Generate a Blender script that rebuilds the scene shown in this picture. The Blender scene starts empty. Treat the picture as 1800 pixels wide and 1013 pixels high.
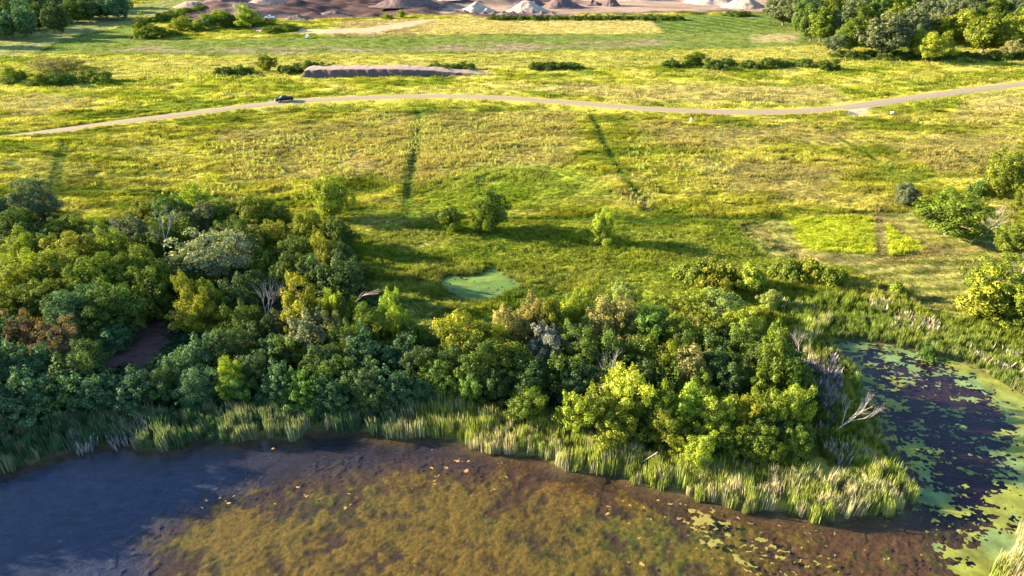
import bpy, math, random
import numpy as np
from mathutils import Vector
R = math.radians
random.seed(7); rng = np.random.default_rng(7)
scene = bpy.context.scene
C = scene.collection

# ------------------------------------------------------------ camera, sky, sun, exposure
CAM_H, PITCH, F = 55.0, R(28.5), 1220.0
cam_d = bpy.data.cameras.new('camera'); cam = bpy.data.objects.new('camera', cam_d); C.objects.link(cam)
cam.location = (0, 0, CAM_H); cam.rotation_euler = (R(90) - PITCH, 0, 0)
cam_d.sensor_width = 36; cam_d.lens = 36 * F / 1800; cam_d.clip_start = 0.5; cam_d.clip_end = 9000
scene.camera = cam

SUN_EL = R(17.5)
SHADOW_AZ = R(-11)                       # shadows fall to +x and a little towards the camera
world = bpy.data.worlds.new('World'); scene.world = world; world.use_nodes = True
wn = world.node_tree; wn.nodes.clear()
wo = wn.nodes.new('ShaderNodeOutputWorld'); wb = wn.nodes.new('ShaderNodeBackground'); sk = wn.nodes.new('ShaderNodeTexSky')
sk.sky_type = 'NISHITA'; sk.sun_disc = False; sk.sun_elevation = SUN_EL; sk.altitude = 200; sk.air_density = 1.0; sk.dust_density = .3; sk.ozone_density = 3.0
tosun = Vector((-math.cos(SUN_EL) * math.cos(SHADOW_AZ), -math.cos(SUN_EL) * math.sin(SHADOW_AZ), math.sin(SUN_EL)))
sk.sun_rotation = math.atan2(tosun.x, tosun.y) % (2 * math.pi)
wb.inputs['Strength'].default_value = 0.09
wn.links.new(sk.outputs[0], wb.inputs[0]); wn.links.new(wb.outputs[0], wo.inputs[0])
sun_d = bpy.data.lights.new('sun', 'SUN'); sun_d.energy = 5.0; sun_d.angle = R(0.5); sun_d.color = (1.0, 0.83, 0.58)
sun = bpy.data.objects.new('sun', sun_d); C.objects.link(sun)
sun.rotation_euler = tosun.to_track_quat('Z', 'Y').to_euler(); sun.location = (0, 0, 120)
scene.view_settings.view_transform = 'Standard'; scene.view_settings.look = 'None'
scene.view_settings.gamma = 1; scene.view_settings.use_curve_mapping = False
scene.view_settings.exposure = 2.76
scene.render.engine = 'CYCLES'
scene.cycles.max_bounces = 5; scene.cycles.diffuse_bounces = 2; scene.cycles.transparent_max_bounces = 6
scene.cycles.transmission_bounces = 3; scene.cycles.glossy_bounces = 2

# ------------------------------------------------------------ numpy noise and plane geometry
def _hash(ix, iy, s):
    n = (ix.astype(np.int64) * 374761393 + iy.astype(np.int64) * 668265263 + s * 974634777) & 0x7fffffff
    n = (n ^ (n >> 13)) * 1274126177 & 0x7fffffff
    n = n ^ (n >> 16)
    return (n & 0xffff) / 65535.0
def vnoise(x, y, s=0):
    ix = np.floor(x); iy = np.floor(y); fx = x - ix; fy = y - iy
    fx = fx * fx * (3 - 2 * fx); fy = fy * fy * (3 - 2 * fy)
    a = _hash(ix, iy, s); b = _hash(ix + 1, iy, s); c = _hash(ix, iy + 1, s); d = _hash(ix + 1, iy + 1, s)
    return (a * (1 - fx) + b * fx) * (1 - fy) + (c * (1 - fx) + d * fx) * fy
def fbm(x, y, wl, oct=3, s=0, gain=.55):            # 0..1, wl = wavelength in metres
    x = np.asarray(x, float); y = np.asarray(y, float)
    t = 0; amp = 1; tot = 0
    ca, sa = math.cos(.6), math.sin(.6)
    for k in range(oct):
        t = t + amp * vnoise(x / wl + 17.3 * k, y / wl + 5.1 * k, s + k); tot += amp
        amp *= gain; wl *= .5; x, y = x * ca - y * sa, x * sa + y * ca
    return t / tot
def sstep(a, b, v):
    t = np.clip((v - a) / (b - a), 0, 1); return t * t * (3 - 2 * t)

def G(u, v, z=0.6):                                  # photograph direction -> point of the real ground at height z
    a = (u - 900) / F; b = (v - 506.5) / F
    dx, dy, dz = a, math.cos(PITCH) - b * math.sin(PITCH), -math.sin(PITCH) - b * math.cos(PITCH)
    t = (CAM_H - z) / -dz
    return (dx * t, dy * t)
def depth_at(x, y, z=0.6): return y * math.cos(PITCH) + (CAM_H - z) * math.sin(PITCH)
def P(pts, z=0.6): return np.array([G(u, v, z) for u, v in pts])
def seg_dist(x, y, pl, closed=False):
    d = np.full(np.shape(x), 1e9)
    n = len(pl)
    for i in range(n if closed else n - 1):
        ax, ay = pl[i]; bx, by = pl[(i + 1) % n]
        ex, ey = bx - ax, by - ay; L = ex * ex + ey * ey + 1e-9
        t = np.clip(((x - ax) * ex + (y - ay) * ey) / L, 0, 1)
        d = np.minimum(d, (x - ax - t * ex) ** 2 + (y - ay - t * ey) ** 2)
    return np.sqrt(d)
def inside(x, y, pl):
    x = np.asarray(x, float); r = np.zeros(x.shape, bool); n = len(pl)
    for i in range(n):
        ax, ay = pl[i]; bx, by = pl[(i + 1) % n]
        if ay == by: continue
        c = ((ay > y) != (by > y)) & (x < (bx - ax) * (y - ay) / (by - ay) + ax)
        r ^= c
    return r
def sdf(x, y, pl):                                   # positive inside
    d = seg_dist(x, y, pl, True); return np.where(inside(x, y, pl), d, -d)
def soft(x, y, pl, w=1.5, nz=0, wl=4, s=3):          # soft ragged mask of a polygon
    d = sdf(x, y, pl)
    if nz: d = d + (fbm(x, y, wl, 3, s) - .5) * 2 * nz
    return sstep(-w / 2, w / 2, d)

# ------------------------------------------------------------ plan of the place
POND = np.vstack([P([(-30, 845), (0, 832), (60, 815), (100, 800), (215, 776), (255, 795), (300, 792), (350, 770), (400, 778), (480, 770), (520, 775),
    (545, 757), (620, 754), (690, 770), (720, 772), (760, 765), (800, 776), (830, 785), (900, 800), (945, 802), (1000, 829), (1050, 832), (1085, 830), (1115, 850),
    (1180, 866), (1250, 882), (1310, 896), (1370, 899), (1430, 913), (1470, 915), (1530, 905), (1575, 900), (1604, 884),
    (1600, 858), (1572, 810), (1548, 770), (1532, 720), (1512, 680), (1490, 640), (1455, 606), (1500, 598), (1560, 606), (1625, 618), (1680, 634), (1730, 655),
    (1790, 688), (1860, 730), (1890, 830), (1860, 900), (1805, 935), (1770, 985), (1740, 1030), (1690, 1100)], 0),
    [(28, 20), (-44, 8), (-60, 28), (-62, 48), (-61, 55)]])
SMALL = P([(776, 494), (790, 487), (830, 489), (852, 482), (868, 474), (882, 488), (914, 500), (884, 512), (868, 525), (840, 530), (812, 522), (786, 510)], 0.25)
ROAD = P([(-260, 280), (-120, 259), (0, 243), (100, 230), (200, 216), (350, 197), (430, 187), (520, 178), (600, 173), (700, 169.5), (800, 169), (900, 173), (1000, 180),
    (1100, 188), (1200, 194), (1300, 197), (1400, 195), (1480, 189), (1560, 178), (1640, 167), (1720, 156.5), (1800, 147), (1900, 136), (2050, 122)], 1.05)
LOT = P([(1480, 192), (1530, 190), (1520, 204), (1495, 202)])
MEAD_TRACKS = [(P([(738, 196), (730, 260), (722, 310), (714, 362)]), 1.3), (P([(1040, 200), (1062, 250), (1090, 300), (1122, 340), (1140, 368)]), 1.1),
    (P([(118, 265), (108, 300), (94, 342)]), .6), (P([(130, 265), (119, 300), (107, 342)]), .6), (P([(1625, 240), (1680, 265), (1735, 297)]), .7),
    (P([(1400, 205), (1460, 235), (1560, 290)]), .7), (P([(620, 369), (760, 380), (900, 384), (1150, 386), (1400, 384)]), 1.0),
    (P([(115, 348), (180, 341), (280, 342), (420, 352), (560, 352)]), .9)]
MOWN = P([(1300, 398), (1400, 380), (1540, 372), (1660, 372), (1760, 385), (1830, 420), (1830, 470), (1740, 500), (1690, 560), (1590, 540), (1500, 470), (1400, 455), (1335, 440)])
BLOCKA = P([(1384, 381), (1536, 379), (1541, 446), (1430, 441), (1398, 418)])
BLOCKB = P([(1556, 384), (1634, 437), (1565, 448)])
MOWTRK = [(P([(1545, 368), (1549, 455)]), .9), (P([(1552, 380), (1645, 440)]), 1.0), (P([(1310, 398), (1420, 450), (1560, 460), (1640, 440), (1760, 430)]), 1.3)]
FIELDL = P([(-300, 105), (-100, 80), (60, 48), (200, 18), (340, -12), (420, -12), (330, 12), (250, 36), (150, 60), (90, 78), (60, 97), (-60, 104)])
CROP = P([(66, 96), (95, 78), (150, 60), (245, 42), (262, 66), (340, 69), (500, 66), (750, 62), (1165, 60), (1135, 31), (1160, 29), (1380, 25), (1410, 45), (1450, 64), (1458, 76), (1400, 83), (1200, 86), (900, 93), (600, 96), (300, 97)])
STRAW = P([(760, 37), (800, 31), (1135, 29), (1168, 59), (740, 61)])
SOILSTRIP = P([(170, 92), (260, 80), (330, 84), (700, 82), (1150, 70), (1210, 75), (1160, 82), (900, 90), (600, 94), (300, 95)])
YELLOW = P([(60, 104), (300, 98), (600, 98), (900, 95), (1200, 88), (1460, 80), (1470, 100), (1300, 108), (1000, 122), (600, 122), (380, 130), (100, 140)])
QUARRY = P([(300, 34), (350, 10), (350, -120), (1700, -120), (1500, -20), (1365, 24), (1160, 27), (860, 30), (760, 27), (640, 30), (480, 34), (400, 42)])
QSAND = P([(770, 24), (800, 12), (1000, 5), (1100, -30), (1600, -60), (1400, 0), (1350, 22), (1100, 26), (870, 27)])
PLOUGH = P([(450, 20), (520, -20), (760, -40), (860, -30), (780, 12), (700, 24), (560, 26)])
HAUL = P([(440, 46), (560, 52), (640, 50), (720, 38), (770, 34), (730, 46), (650, 60), (560, 60), (450, 55)])
MOUND = [G(708, 132)]
BARE = [P([(215, 540), (300, 520), (305, 600), (260, 650), (170, 660), (180, 600)]), P([(390, 605), (450, 620), (460, 660), (420, 650)])]
WOODS = P([(-500, 330), (0, 372), (100, 400), (300, 385), (600, 395), (625, 480), (700, 560), (770, 600), (900, 570), (1100, 560), (1380, 600), (1440, 640), (1470, 800), (1200, 800), (980, 745), (760, 720), (500, 745), (250, 765), (0, 810), (-500, 870)])
MARSH = P([(1340, 540), (1500, 525), (1800, 600), (1900, 700), (1790, 690), (1640, 620), (1450, 605), (1360, 600)])
SWALE = P([(600, 440), (720, 450), (900, 470), (1080, 540), (1040, 600), (800, 620), (640, 560)])

def base_height(x, y):
    h = .6 + (fbm(x, y, 34, 2, 11) - .5) * .9 + (fbm(x, y * 1.7, 9, 3, 21) - .5) * .7
    h = h + (fbm(x * .7, y * 1.3, 3.6, 3, 25) - .5) * .95 * (1 - sstep(220, 300, y))
    far = sstep(260, 420, y)
    qq = soft(x, y, QUARRY, 16) * (1 - soft(x, y, QSAND, 20)); qr = (fbm(x * .7, y, 38, 4, 27, .6) - .42) * 17 * qq
    h = h * (1 - far * .5) + .3 * far
    h = h + qr
    hill = sstep(-72, -125, x) * sstep(30, 60, y) * (1 - sstep(150, 210, y)); h = h + hill * 4.5     # wooded rise left of the pond
    return h
def height(x, y):
    x = np.asarray(x, float); y = np.asarray(y, float)
    h = base_height(x, y)
    d = -sdf(x, y, POND)                              # >0 on land
    wob = (fbm(x, y, 3.5, 2, 31) - .5) * .9
    bank = .10 + .18 * (d + wob)
    h = np.where(d > -1, np.minimum(h, np.maximum(bank, -.55 + 0 * d)), -.55 - .08 * sstep(1, 14, -d))
    h = np.where(d <= 0, np.minimum(h, np.maximum(.0 + .25 * (d + wob * .4), -.63)), h)
    ds = -sdf(x, y, SMALL)
    ds = ds - .9 + (fbm(x, y, 2.6, 2, 33) - .5) * 1.4
    h = np.where(ds < 6, np.minimum(h, .25 + .16 * ds), h)
    dr = seg_dist(x, y, ROAD)
    k = 1 - sstep(3.3, 5.2, dr); h = h * (1 - k) + .95 * k
    h = h + .13 * np.sin(dr * 1.25 + 3 * fbm(x, y, 20, 2, 36)) * sstep(5, 7, dr) * (1 - sstep(14, 30, dr))
    ditch = np.exp(-((dr - 7.2) / 1.5) ** 2); h = h - .32 * ditch * sstep(0, 1, h + 1)
    for tr, w in MEAD_TRACKS: h = h - .16 * np.exp(-(seg_dist(x, y, tr) / w) ** 2)
    return h
def H1(x, y): return float(height(np.array([x]), np.array([y]))[0])

# base colours of the ground cover (linear), before fine texture
def mixc(c, m, col): return c * (1 - m[..., None]) + np.array(col) * m[..., None]
def ground_col(x, y):
    x = np.asarray(x, float); y = np.asarray(y, float)
    n1 = fbm(x, y, 26, 3, 41); n2 = fbm(x * .45, y, 7, 3, 51); n3 = fbm(x * .6, y, 2.4, 2, 61)
    c = np.zeros(x.shape + (3,)) + np.array([.225, .222, .018])
    c = mixc(c, sstep(.42, .68, n1) * .8, (.27, .26, .035))
    c = mixc(c, sstep(.50, .72, n2) * .75, (.36, .32, .075))
    c = mixc(c, sstep(.50, .66, 1 - n2) * .7, (.075, .12, .008))
    c = c * (.35 + 1.2 * n3)[..., None]
    # dry stands in the near meadow
    for pl, s in ((P([(640, 200), (1000, 195), (1010, 280), (900, 330), (740, 330), (600, 300)]), 1), (P([(380, 230), (640, 210), (620, 310), (400, 320)]), 2),
                  (P([(1250, 280), (1500, 290), (1460, 350), (1280, 345)]), 3), (P([(900, 150), (1450, 150), (1500, 180), (1100, 180)]), 4), (P([(0, 165), (160, 170), (170, 195), (0, 215)]), 5),
                  (P([(1130, 220), (1500, 225), (1500, 250), (1180, 260)]), 6), (P([(1560, 250), (1800, 230), (1800, 280), (1640, 310)]), 7), (P([(1720, 165), (1800, 160), (1800, 215), (1690, 210)]), 8),
                  (P([(630, 380), (760, 390), (760, 440), (640, 430)]), 9)):
        c = mixc(c, soft(x, y, pl, 8, 7, 9, 70 + s) * .62, (.30, .235, .09))
    c = mixc(c, soft(x, y, SWALE, 5, 2) * .45, (.05, .12, .02))
    c = mixc(c, soft(x, y, P([(600, 395), (1330, 400), (1420, 470), (1330, 560), (1100, 540), (900, 470), (620, 450)]), 6, 2) * .6, (.15, .20, .02))
    c = mixc(c, soft(x, y, P([(850, 290), (1000, 290), (1080, 340), (900, 375), (740, 370), (740, 330)]), 8, 4) * .6, (.16, .235, .014))
    c = mixc(c, soft(x, y, YELLOW, 3, 1.5) * .7, (.30, .27, .065))
    c = mixc(c, soft(x, y, FIELDL, 3, 1) * .9, (.19, .20, .08))
    c = mixc(c, soft(x, y, CROP, 2, .6) * .85, (.105, .14, .035))
    st = .5 + .5 * np.sin((x + .55 * y + 9 * fbm(x, y, 40, 2, 5)) / 1.7)
    m = soft(x, y, P([(1140, 31), (1370, 26), (1400, 45), (1300, 60), (1170, 58)]), 2)
    c = mixc(c, m * st * .8, (.04, .09, .015))
    c = mixc(c, soft(x, y, SOILSTRIP, 5, 4, 9) * sstep(.3, .6, n2) * .85, (.22, .165, .11))
    c = mixc(c, np.exp(-(seg_dist(x, y, P([(66, 97), (95, 79), (150, 61), (245, 43), (300, 30)])) / 2.2) ** 2) * .8, (.04, .09, .02))
    c = mixc(c, soft(x, y, P([(1325, 62), (1400, 58), (1400, 76), (1325, 74)]), 4, 3) * .8, (.30, .24, .12))
    c = mixc(c, soft(x, y, STRAW, 2, .8) * .85, (.36, .29, .11))
    # quarry
    q = soft(x, y, QUARRY, 3, 1.5)
    c = mixc(c, q, (.09, .058, .052)); c = mixc(c, q * sstep(.45, .7, n1) * .7, (.18, .125, .10))
    tr = .5 + .5 * np.sin((x * .5 + y + 16 * fbm(x, y, 45, 2, 8)) / 1.6)
    c = mixc(c, soft(x, y, PLOUGH, 4, 1) * (.25 + .75 * tr), (.05, .034, .032))
    c = mixc(c, soft(x, y, QSAND, 5, 3) * .9 * (.5 + .5 * sstep(.3, .6, n2)), (.28, .20, .145))
    c = mixc(c, soft(x, y, HAUL, 3, 1) * .85, (.42, .30, .20))
    c = mixc(c, soft(x, y, P([(600, 36), (770, 36), (740, 62), (560, 64)]), 6, 4, 12) * .55, (.33, .22, .14))
    # mown ground by the right-hand trees
    sw = .5 + .5 * np.sin((y * 1.1 - x * .15 + 5 * fbm(x, y, 14, 2, 9)) / .55)
    m = soft(x, y, MOWN, 2, .8)
    c = mixc(c, m * .85, (.30, .27, .085)); c = mixc(c, m * sw * .8, (.09, .115, .012))
    for b in (BLOCKA, BLOCKB): c = mixc(c, soft(x, y, b, .6, .2), (.31, .34, .02))
    for tr_, w in MOWTRK: c = mixc(c, np.exp(-(seg_dist(x, y, tr_) / w) ** 2) * .8 * (.4 + n3), (.20, .15, .06))
    for k, (tr_, w) in enumerate(MEAD_TRACKS): c = mixc(c, np.exp(-(seg_dist(x, y, tr_) / (w * 1.15)) ** 2) * .85, (.03, .075, .008))
    c = mixc(c, np.exp(-(seg_dist(x, y, P([(1100, 340), (1140, 365)])) / 1.6) ** 2) * .8, (.12, .08, .045))
    # verge of the road
    dr = seg_dist(x, y, ROAD); c = mixc(c, np.exp(-((dr - 4.6) / 1.3) ** 2) * .55, (.36, .33, .04))
    c = mixc(c, soft(x, y, LOT, 2, 1), (.42, .33, .2))
    # woodland floor, marsh and shore
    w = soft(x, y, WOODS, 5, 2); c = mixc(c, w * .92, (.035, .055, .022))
    for b in BARE: c = mixc(c, soft(x, y, b, 2, 1.2), (.085, .05, .045))
    c = mixc(c, soft(x, y, MARSH, 5, 3) * .7, (.13, .20, .03))
    d = sdf(x, y, POND)
    c = mixc(c, sstep(-1.2, 0, d), (.06, .045, .03))
    wet = sstep(.3, 1.5, d)
    g = fbm(x, y, 16, 3, 81)
    bed = np.zeros(c.shape) + np.array([.036, .022, .018])
    bed = mixc(bed, sstep(.35, .7, g) * .8, (.07, .038, .018))
    bed = mixc(bed, soft(x, y, P([(-200, 740), (500, 720), (900, 770), (800, 815), (560, 830), (380, 860), (-200, 900)], 0), 7, 3), (.022, .020, .032))
    bed = mixc(bed, soft(x, y, P([(-200, 800), (180, 800), (430, 815), (380, 860), (240, 950), (280, 1120), (-200, 1120)], 0), 9, 3), (.022, .03, .07))  # sky reflection on the left water, put into the bed colour as blue
    bed = mixc(bed, soft(x, y, P([(1500, 560), (1900, 600), (1900, 900), (1640, 900), (1590, 850)], 0), 4, 2), (.022, .010, .018))
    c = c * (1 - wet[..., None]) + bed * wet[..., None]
    ds = sdf(x, y, SMALL); c = mixc(c, sstep(-1.5, -.2, ds), (.06, .07, .03))
    return c

# ------------------------------------------------------------ object helpers
def tag(o, label=None, cat=None, group=None, kind=None):
    if label: o['label'] = label
    if cat: o['category'] = cat
    if group: o['group'] = group
    if kind: o['kind'] = kind
    return o
def mesh_np(name, verts, faces, mat=None, smooth=False):
    """faces: (n,3) or (n,4) int array"""
    me = bpy.data.meshes.new(name); verts = np.asarray(verts, np.float32); faces = np.asarray(faces, np.int32)
    n, k = faces.shape
    me.vertices.add(len(verts)); me.vertices.foreach_set('co', verts.ravel())
    me.loops.add(n * k); me.loops.foreach_set('vertex_index', faces.ravel())
    me.polygons.add(n); me.polygons.foreach_set('loop_start', np.arange(0, n * k, k, dtype=np.int32))
    try: me.polygons.foreach_set('loop_total', np.full(n, k, np.int32))
    except Exception: pass
    me.update(calc_edges=True); 
    me.polygons.foreach_set('use_smooth', np.full(n, smooth, bool))
    if mat: me.materials.append(mat)
    return me
def attr(me, name, typ, dom, data):
    a = me.attributes.new(name, typ, dom)
    a.data.foreach_set('color' if 'COLOR' in typ else 'vector' if typ == 'FLOAT_VECTOR' else 'value', np.asarray(data).ravel())
def rgba(c): return np.concatenate([c, np.ones(c.shape[:-1] + (1,))], -1).astype(np.float32)
def link(name, me, parent=None):
    o = bpy.data.objects.new(name, me); C.objects.link(o)
    if parent: o.parent = parent
    return o
def empty(name, loc, rz=0):
    o = bpy.data.objects.new(name, None); C.objects.link(o); o.location = loc; o.rotation_euler = (0, 0, rz); o.empty_display_size = .5; return o

class MB:                                            # mixed polygon collector for small hand-built things
    def __init__(s): s.v = []; s.f = []
    def add(s, v, f): n = len(s.v); s.v += [tuple(p) for p in v]; s.f += [tuple(i + n for i in q) for q in f]; return s
    def prism(s, prof, y0, y1, inset=0):             # outline in x,z extruded along y
        n = len(prof); v = [(x, y0, z) for x, z in prof] + [(x, y1, z) for x, z in prof]
        f = [tuple(range(n))[::-1] if 0 else tuple(range(n)), tuple(range(2 * n - 1, n - 1, -1))] + [((i + 1) % n, i, i + n, (i + 1) % n + n) for i in range(n)]
        return s.add(v, f)
    def box(s, a, b):
        x0, y0, z0 = a; x1, y1, z1 = b
        return s.add([(x0, y0, z0), (x1, y0, z0), (x1, y1, z0), (x0, y1, z0), (x0, y0, z1), (x1, y0, z1), (x1, y1, z1), (x0, y1, z1)],
                     [(0, 3, 2, 1), (4, 5, 6, 7), (0, 1, 5, 4), (1, 2, 6, 5), (2, 3, 7, 6), (3, 0, 4, 7)])
    def cyl(s, c, r, hw, n=14):                      # axle along y
        cx, cy, cz = c
        v = [(cx + r * math.cos(2 * math.pi * i / n), cy + sgn * hw, cz + r * math.sin(2 * math.pi * i / n)) for sgn in (-1, 1) for i in range(n)]
        return s.add(v, [tuple(range(n)), tuple(range(2 * n - 1, n - 1, -1))] + [((i + 1) % n, i, i + n, (i + 1) % n + n) for i in range(n)])
    def tube(s, a, b, ra, rb, n=5):
        a = Vector(a); b = Vector(b); d = (b - a).normalized()
        q = d.orthogonal().normalized(); p = d.cross(q)
        v = []
        for c, r in ((a, ra), (b, rb)):
            for i in range(n):
                t = 2 * math.pi * i / n; v.append(c + (q * math.cos(t) + p * math.sin(t)) * r)
        return s.add(v, [(i, (i + 1) % n, (i + 1) % n + n, i + n) for i in range(n)])
    def mesh(s, name, mat, bevel=0):
        me = bpy.data.meshes.new(name); me.from_pydata(s.v, [], s.f); me.update(); me.materials.append(mat)
        if bevel:
            import bmesh
            bm = bmesh.new(); bm.from_mesh(me); bmesh.ops.recalc_face_normals(bm, faces=bm.faces)
            bmesh.ops.bevel(bm, geom=bm.edges, offset=bevel, segments=2, affect='EDGES', clamp_overlap=True); bm.to_mesh(me); bm.free()
        return me

# ------------------------------------------------------------ materials
def nmat(name):
    m = bpy.data.materials.new(name); m.use_nodes = True; nt = m.node_tree; nt.nodes.clear()
    o = nt.nodes.new('ShaderNodeOutputMaterial'); return m, nt, o
def N(nt, t, **k):
    n = nt.nodes.new(t)
    for a, b in k.items():
        if a.startswith('i_'): n.inputs[int(a[2:])].default_value = b
        else: setattr(n, a, b)
    return n
def mul(nt, a, b, fac=1.0, mode='MULTIPLY'):
    m = nt.nodes.new('ShaderNodeMix'); m.data_type = 'RGBA'; m.blend_type = mode; m.inputs[0].default_value = fac
    nt.links.new(a, m.inputs[6])
    if hasattr(b, 'links') or isinstance(b, bpy.types.NodeSocket): nt.links.new(b, m.inputs[7])
    else: m.inputs[7].default_value = b
    return m.outputs[2]
def noise(nt, scale, detail=4, rough=.6, vec=None):
    n = nt.nodes.new('ShaderNodeTexNoise'); n.inputs['Scale'].default_value = scale; n.inputs['Detail'].default_value = detail; n.inputs['Roughness'].default_value = rough
    if vec is not None: nt.links.new(vec, n.inputs['Vector'])
    return n.outputs['Fac']
def ramp(nt, fac, stops):
    r = nt.nodes.new('ShaderNodeValToRGB'); nt.links.new(fac, r.inputs[0]); e = r.color_ramp.elements
    while len(e) < len(stops): e.new(.5)
    for k, (p, c) in enumerate(stops): e[k].position = p; e[k].color = c if len(c) == 4 else (*c, 1)
    return r.outputs[0]
def g3(v): return (v, v, v, 1)

def mat_ground():
    m, nt, o = nmat('ground'); geo = nt.nodes.new('ShaderNodeNewGeometry')
    a = N(nt, 'ShaderNodeAttribute', attribute_name='col')
    mp = nt.nodes.new('ShaderNodeMapping'); mp.inputs['Scale'].default_value = (.55, 1, 1); nt.links.new(geo.outputs['Position'], mp.inputs[0])
    f1 = noise(nt, 1.1, 5, .7, mp.outputs[0]); f2 = noise(nt, 4.5, 3, .6, mp.outputs[0])
    c = mul(nt, a.outputs['Color'], ramp(nt, f1, [(.25, g3(.55)), (.75, g3(1.45))]))
    c = mul(nt, c, ramp(nt, f2, [(.2, (.7, .78, .7)), (.8, (1.3, 1.22, 1.25))]))
    b = nt.nodes.new('ShaderNodeBump'); b.inputs['Strength'].default_value = .9; b.inputs['Distance'].default_value = .25
    nt.links.new(f1, b.inputs['Height'])
    b2 = nt.nodes.new('ShaderNodeBump'); b2.inputs['Strength'].default_value = .8; b2.inputs['Distance'].default_value = .07
    nt.links.new(f2, b2.inputs['Height']); nt.links.new(b.outputs[0], b2.inputs['Normal'])
    d = N(nt, 'ShaderNodeBsdfDiffuse'); nt.links.new(c, d.inputs[0]); nt.links.new(b2.outputs[0], d.inputs['Normal']); nt.links.new(d.outputs[0], o.inputs[0])
    return m
def mat_simple(name, col, rough=.8, nscale=0, amt=.4, bump=0, metallic=0, spec=.3, coat=0):
    m, nt, o = nmat(name); p = nt.nodes.new('ShaderNodeBsdfPrincipled'); nt.links.new(p.outputs[0], o.inputs[0])
    p.inputs['Roughness'].default_value = rough; p.inputs['Metallic'].default_value = metallic; p.inputs['Specular IOR Level'].default_value = spec
    p.inputs['Coat Weight'].default_value = coat
    p.inputs['Base Color'].default_value = (*col, 1)
    if nscale:
        geo = nt.nodes.new('ShaderNodeNewGeometry'); f = noise(nt, nscale, 5, .65, geo.outputs['Position'])
        rgb = nt.nodes.new('ShaderNodeRGB'); rgb.outputs[0].default_value = (*col, 1)
        nt.links.new(mul(nt, rgb.outputs[0], ramp(nt, f, [(.25, g3(1 - amt)), (.75, g3(1 + amt))])), p.inputs['Base Color'])
        if bump:
            b = nt.nodes.new('ShaderNodeBump'); b.inputs['Strength'].default_value = 1; b.inputs['Distance'].default_value = bump
            nt.links.new(f, b.inputs['Height']); nt.links.new(b.outputs[0], p.inputs['Normal'])
    return m
def mat_leaf(name, source, transl=.30):
    """foliage: colour from the object (trees) or from the instance (grass, reeds), varied leaf by leaf"""
    m, nt, o = nmat(name)
    if source == 'OBJECT': oi = nt.nodes.new('ShaderNodeObjectInfo'); col = oi.outputs['Color']
    else: a = N(nt, 'ShaderNodeAttribute', attribute_name='tint', attribute_type='INSTANCER'); col = a.outputs['Color']
    lv = N(nt, 'ShaderNodeAttribute', attribute_name='lv')
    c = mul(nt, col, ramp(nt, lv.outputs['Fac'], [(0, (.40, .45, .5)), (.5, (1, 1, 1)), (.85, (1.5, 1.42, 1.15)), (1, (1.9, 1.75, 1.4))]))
    d = N(nt, 'ShaderNodeBsdfDiffuse'); t = N(nt, 'ShaderNodeBsdfTranslucent'); g = N(nt, 'ShaderNodeBsdfGlossy'); g.inputs['Roughness'].default_value = .45
    nt.links.new(c, d.inputs[0]); nt.links.new(mul(nt, c, (1.15, 1.2, .55, 1)), t.inputs[0]); g.inputs[0].default_value = (1, 1, 1, 1)
    mx = nt.nodes.new('ShaderNodeMixShader'); mx.inputs[0].default_value = transl
    nt.links.new(d.outputs[0], mx.inputs[1]); nt.links.new(t.outputs[0], mx.inputs[2])
    m2 = nt.nodes.new('ShaderNodeMixShader'); m2.inputs[0].default_value = .008
    nt.links.new(mx.outputs[0], m2.inputs[1]); nt.links.new(g.outputs[0], m2.inputs[2]); nt.links.new(m2.outputs[0], o.inputs[0])
    return m
def mat_attr(name, rough=.8, spec=.2, nscale=3, amt=.35, bump=.04):
    m, nt, o = nmat(name); a = N(nt, 'ShaderNodeAttribute', attribute_name='col'); geo = nt.nodes.new('ShaderNodeNewGeometry')
    f = noise(nt, nscale, 5, .7, geo.outputs['Position']); p = nt.nodes.new('ShaderNodeBsdfPrincipled')
    nt.links.new(mul(nt, a.outputs['Color'], ramp(nt, f, [(.25, g3(1 - amt)), (.75, g3(1 + amt))])), p.inputs['Base Color'])
    b = nt.nodes.new('ShaderNodeBump'); b.inputs['Distance'].default_value = bump; nt.links.new(f, b.inputs['Height']); nt.links.new(b.outputs[0], p.inputs['Normal'])
    p.inputs['Roughness'].default_value = rough; p.inputs['Specular IOR Level'].default_value = spec; nt.links.new(p.outputs[0], o.inputs[0]); return m
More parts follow.
